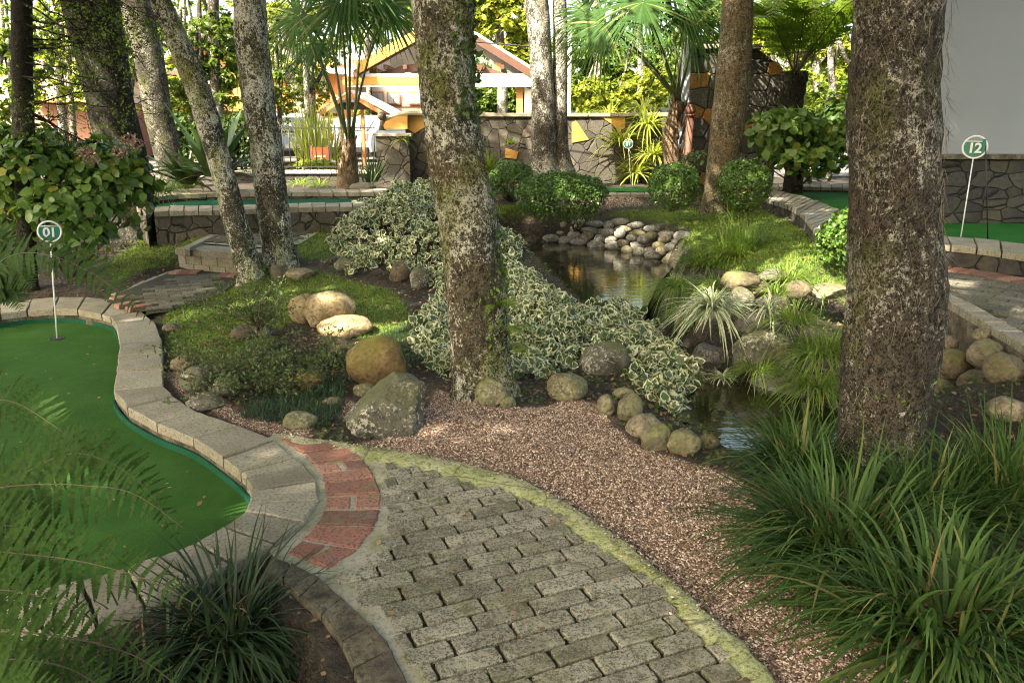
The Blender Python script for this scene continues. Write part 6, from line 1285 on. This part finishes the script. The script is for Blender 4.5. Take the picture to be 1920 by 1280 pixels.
# cable across the top
cb = MB(); cb.add(*tube(spline(np.array([D(880,78,15.2), D(1020,88,15.1), D(1150,84,14.8), D(1300,95,14.2)]), 30), np.full(30, .012), 6)); tag(cb.build('cable', MT['black'], smooth=True), 'thin black cable strung from the middle tree across to the golden tree', 'cable')
# ------------------------------------------------------------------ trees beyond
def far_tree(label, u, vfoot, Y, w_px, balls, cm, seed, size=.2, name='background_tree', top=None, bm='bark_b', amp=.06, trunk=None):
    prof = trunk or [(u, vfoot, w_px), (u + 2, vfoot - 80, w_px * .85), (u - 3, vfoot - 170, w_px * .7)]
    rows = []; 
    for (a, v, w) in prof: p = D(a, v, Y); rows.append([*p, w / 2 / FPX * depth(p)])
    rows = rows + [[rows[-1][0] + .1, Y, rows[-1][2] + 1.5, rows[-1][3] * .6]]; rows[0][2] = .2
    root = thing(name, label, 'tree', (rows[0][0], Y, .38), 'trees beyond the back wall'); barkmesh('trunk', rows, MT[bm], root, 16, amp, seed, step=.15)
    bl_ = []
    for (bu, bv, ru, rv, n) in balls: c, r = px_blob(bu, bv, Y + .2, ru, rv); bl_.append((c, r, n))
    bb = MB(); t_ = np.array(rows[-1][:3])
    for k, (c, r, n) in enumerate(bl_): limb(bb, t_ - [0, 0, 1.2 * (k % 3)], c, .06, .015, seed + k); 
    bb.build('limb', MT[bm], root, smooth=True); crown_mesh(root, bl_, MT[cm], size, seed, per=40); return root
far_tree('bright yellow-green tree above the pavilion roof', 940, 230, 40, 22, [(945,50,70,70,90),(900,10,60,50,60),(985,110,40,60,40)], 'crown_y', 811, .3)
far_tree('bright yellow-green tree at the top left behind the thin dark tree', 110, 230, 22, 18, [(95,40,70,60,34),(150,110,60,50,24),(30,100,60,60,22)], 'crown_y', 812, .12)
far_tree('leafy tree behind the thick dark left trunk', 300, 230, 26, 20, [(250,60,60,60,30),(330,20,60,40,24),(400,40,60,50,26)], 'crown_m', 813, .13)
far_tree('yellow-green tree left of the fan palm', 540, 250, 25, 26, [(540,40,50,60,40),(560,130,40,50,26),(520,90,30,60,20)], 'crown_y', 814, .13, trunk=[(592,320,32),(585,245,28),(562,190,27),(546,140,26),(540,60,25),(545,0,24)])
far_tree('dark leafy tree behind the left of the pavilion', 760, 200, 44, 18, [(740,10,80,50,60),(690,40,50,50,40)], 'crown_m', 815, .3)
far_tree('mid-green tree right of the white post', 1120, 200, 24, 20, [(1130,150,60,55,70),(1100,80,50,60,50),(1180,120,60,60,70)], 'crown_m', 816, .15)
far_tree('yellow-green tree behind the taller fan palm', 1200, 200, 22, 16, [(1100,180,50,28,50),(1150,185,45,28,50),(1210,165,50,40,60)], 'crown_y', 817, .13)
far_tree('tree with mottled foliage behind the stone gate wall', 1330, 200, 24, 20, [(1310,60,60,60,50),(1250,110,50,60,40),(1340,10,50,40,40)], 'crown_m', 818, .14)
far_tree('bright yellow-green tree behind the tree fern', 1530, 230, 22, 18, [(1540,150,80,80,120),(1470,60,70,60,60),(1590,60,60,80,80),(1430,100,40,60,30)], 'crown_y', 819, .13)
for k, (u, v, Y_, n, cm_, lab) in enumerate([(230,110,19,60,'crown_m','dense green tree between the thick dark trunk and its neighbour'),(380,170,20,70,'crown_m','dense green tree masking the orange house behind the slender trunk'),(20,150,18.5,60,'crown_m','dense green tree at the left edge before the pale house'),(470,90,21,26,'crown_y','bright tree masking the orange house beside the speckled trunk'),(585,120,22,26,'crown_m','green tree behind the left fronds of the fan palm')]):
    far_tree(lab, u, 260, Y_, 12, [(u, v, 60, 70, n), (u - 45, v + 50, 45, 45, n // 2), (u + 45, v - 50, 50, 50, n // 2), (u + 20, v - 100, 70, 40, n // 2)], cm_, 860 + k, .10 if Y_ < 25 else .2)
for k, (u, Y_, lab) in enumerate([(330,17.6,'dark clipped shrub behind the low wall, leftmost'),(400,17.7,'dark clipped shrub behind the low wall, second from the left'),(455,17.9,'dark clipped shrub behind the low wall beside the car')]):
    shrub(lab, D(u,318,Y_), [px_blob(u, 262, Y_, 42, 50), px_blob(u + 20, 290, Y_, 34, 34)], 1800, .10, 'crown', 880 + k, 'background_shrub', 'dark shrubs behind the low wall', tm=tmpl_diamond(.4), k0=.5)
far_tree('leafy yellow-green tree in front of the orange house', 350, 240, 24, 10, [(345,130,40,40,26),(440,150,40,50,26),(300,190,50,40,26),(385,200,40,30,20)], 'crown_y', 841, .11)
far_tree('yellow-green tree in front of the pale left house', 130, 240, 21, 12, [(120,150,60,50,40),(190,170,50,50,30),(40,170,50,50,26),(150,60,80,60,46)], 'crown_y', 842, .10)
far_tree('loose green tree between speckled tree and fan palm', 520, 240, 22, 10, [(520,180,40,60,34),(590,150,40,70,34),(610,60,50,50,30)], 'crown_y', 843, .10)
far_tree('lower green tree behind the broad-leaved bush right of the tree fern', 1560, 260, 18, 16, [(1560,210,60,50,80),(1620,200,60,60,60),(1520,270,50,30,40)], 'crown_m', 820, .10)
far_tree('tree mass behind the pavilion columns', 930, 240, 45, 16, [(900,190,60,40,60),(950,185,50,40,60)], 'crown_m', 821, .3)
far_tree('low foliage left of the gate hut', 690, 250, 30, 12, [(690,225,30,30,30)], 'crown_y', 822, .2)
far_tree('thin pale-stemmed tree between slender leaning and speckled trees', 405, 240, 20, 22, [(400,60,40,50,20),(420,110,30,40,10)], 'crown_m', 823, .12, trunk=[(408,300,24),(406,200,22),(402,100,20),(400,0,20)])
far_tree('thin pale-stemmed tree right of the speckled tree', 570, 240, 21, 10, [(575,30,30,40,12)], 'crown_y', 824, .12, trunk=[(578,300,12),(576,200,11),(572,100,10),(570,0,10)], bm='bark_l')
for k, (u, Y, ru, lab) in enumerate([(60,55,200,'far tree behind the pale left house'),(420,60,200,'far tree behind the orange house'),(1150,60,220,'far tree behind the white post'),(1450,55,180,'far tree behind the stone gate wall'),(820,65,160,'far tree behind the pavilion roof'),(1650,50,140,'far tree behind the white building')]):
    far_tree(lab, u, 250, Y, 14, [(u, 130, ru * .7, 90, 90), (u - ru * .5, 190, ru * .5, 60, 60), (u + ru * .5, 180, ru * .5, 60, 60)], 'crown_m', 830 + k, .45)
# bare drooping branches at top left, hanging from the thin dark tree
rt_, qq = T['thin']; b = MB(); rr = np.random.default_rng(77); tips = []
for k in range(34):
    z = rr.uniform(1.6, 3.2); p, o = on_trunk(qq, z, rr.uniform(-1.2, 1.2), .8); e = p + np.array([rr.uniform(.3, 1.1), rr.uniform(-.3, .6), rr.uniform(-.5, .25)]); pp_ = limb(b, p, e, .010, .002, 7000 + k, 9, 5, .3)
    for i in range(3, 9):
        for _ in range(2): e2 = pp_[i] + rr.normal(0, .16, 3) + np.array([.08, 0, -.08]); limb(b, pp_[i], e2, .003, .001, 8000 + k * 20 + i, 4, 4, .3); tips += [e2 + rr.normal(0, .05, 3) for _ in range(7)]
b.build('branches', MT['bark_d'], rt_, smooth=True); tips = np.array(tips); leafmesh('branch_leaves', tmpl_diamond(.3), tips, rr.normal(0, 1, tips.shape), rr.uniform(.02, .045, len(tips)), MT['crown_m'], rt_, rr=rr)
bpy.context.view_layer.update()
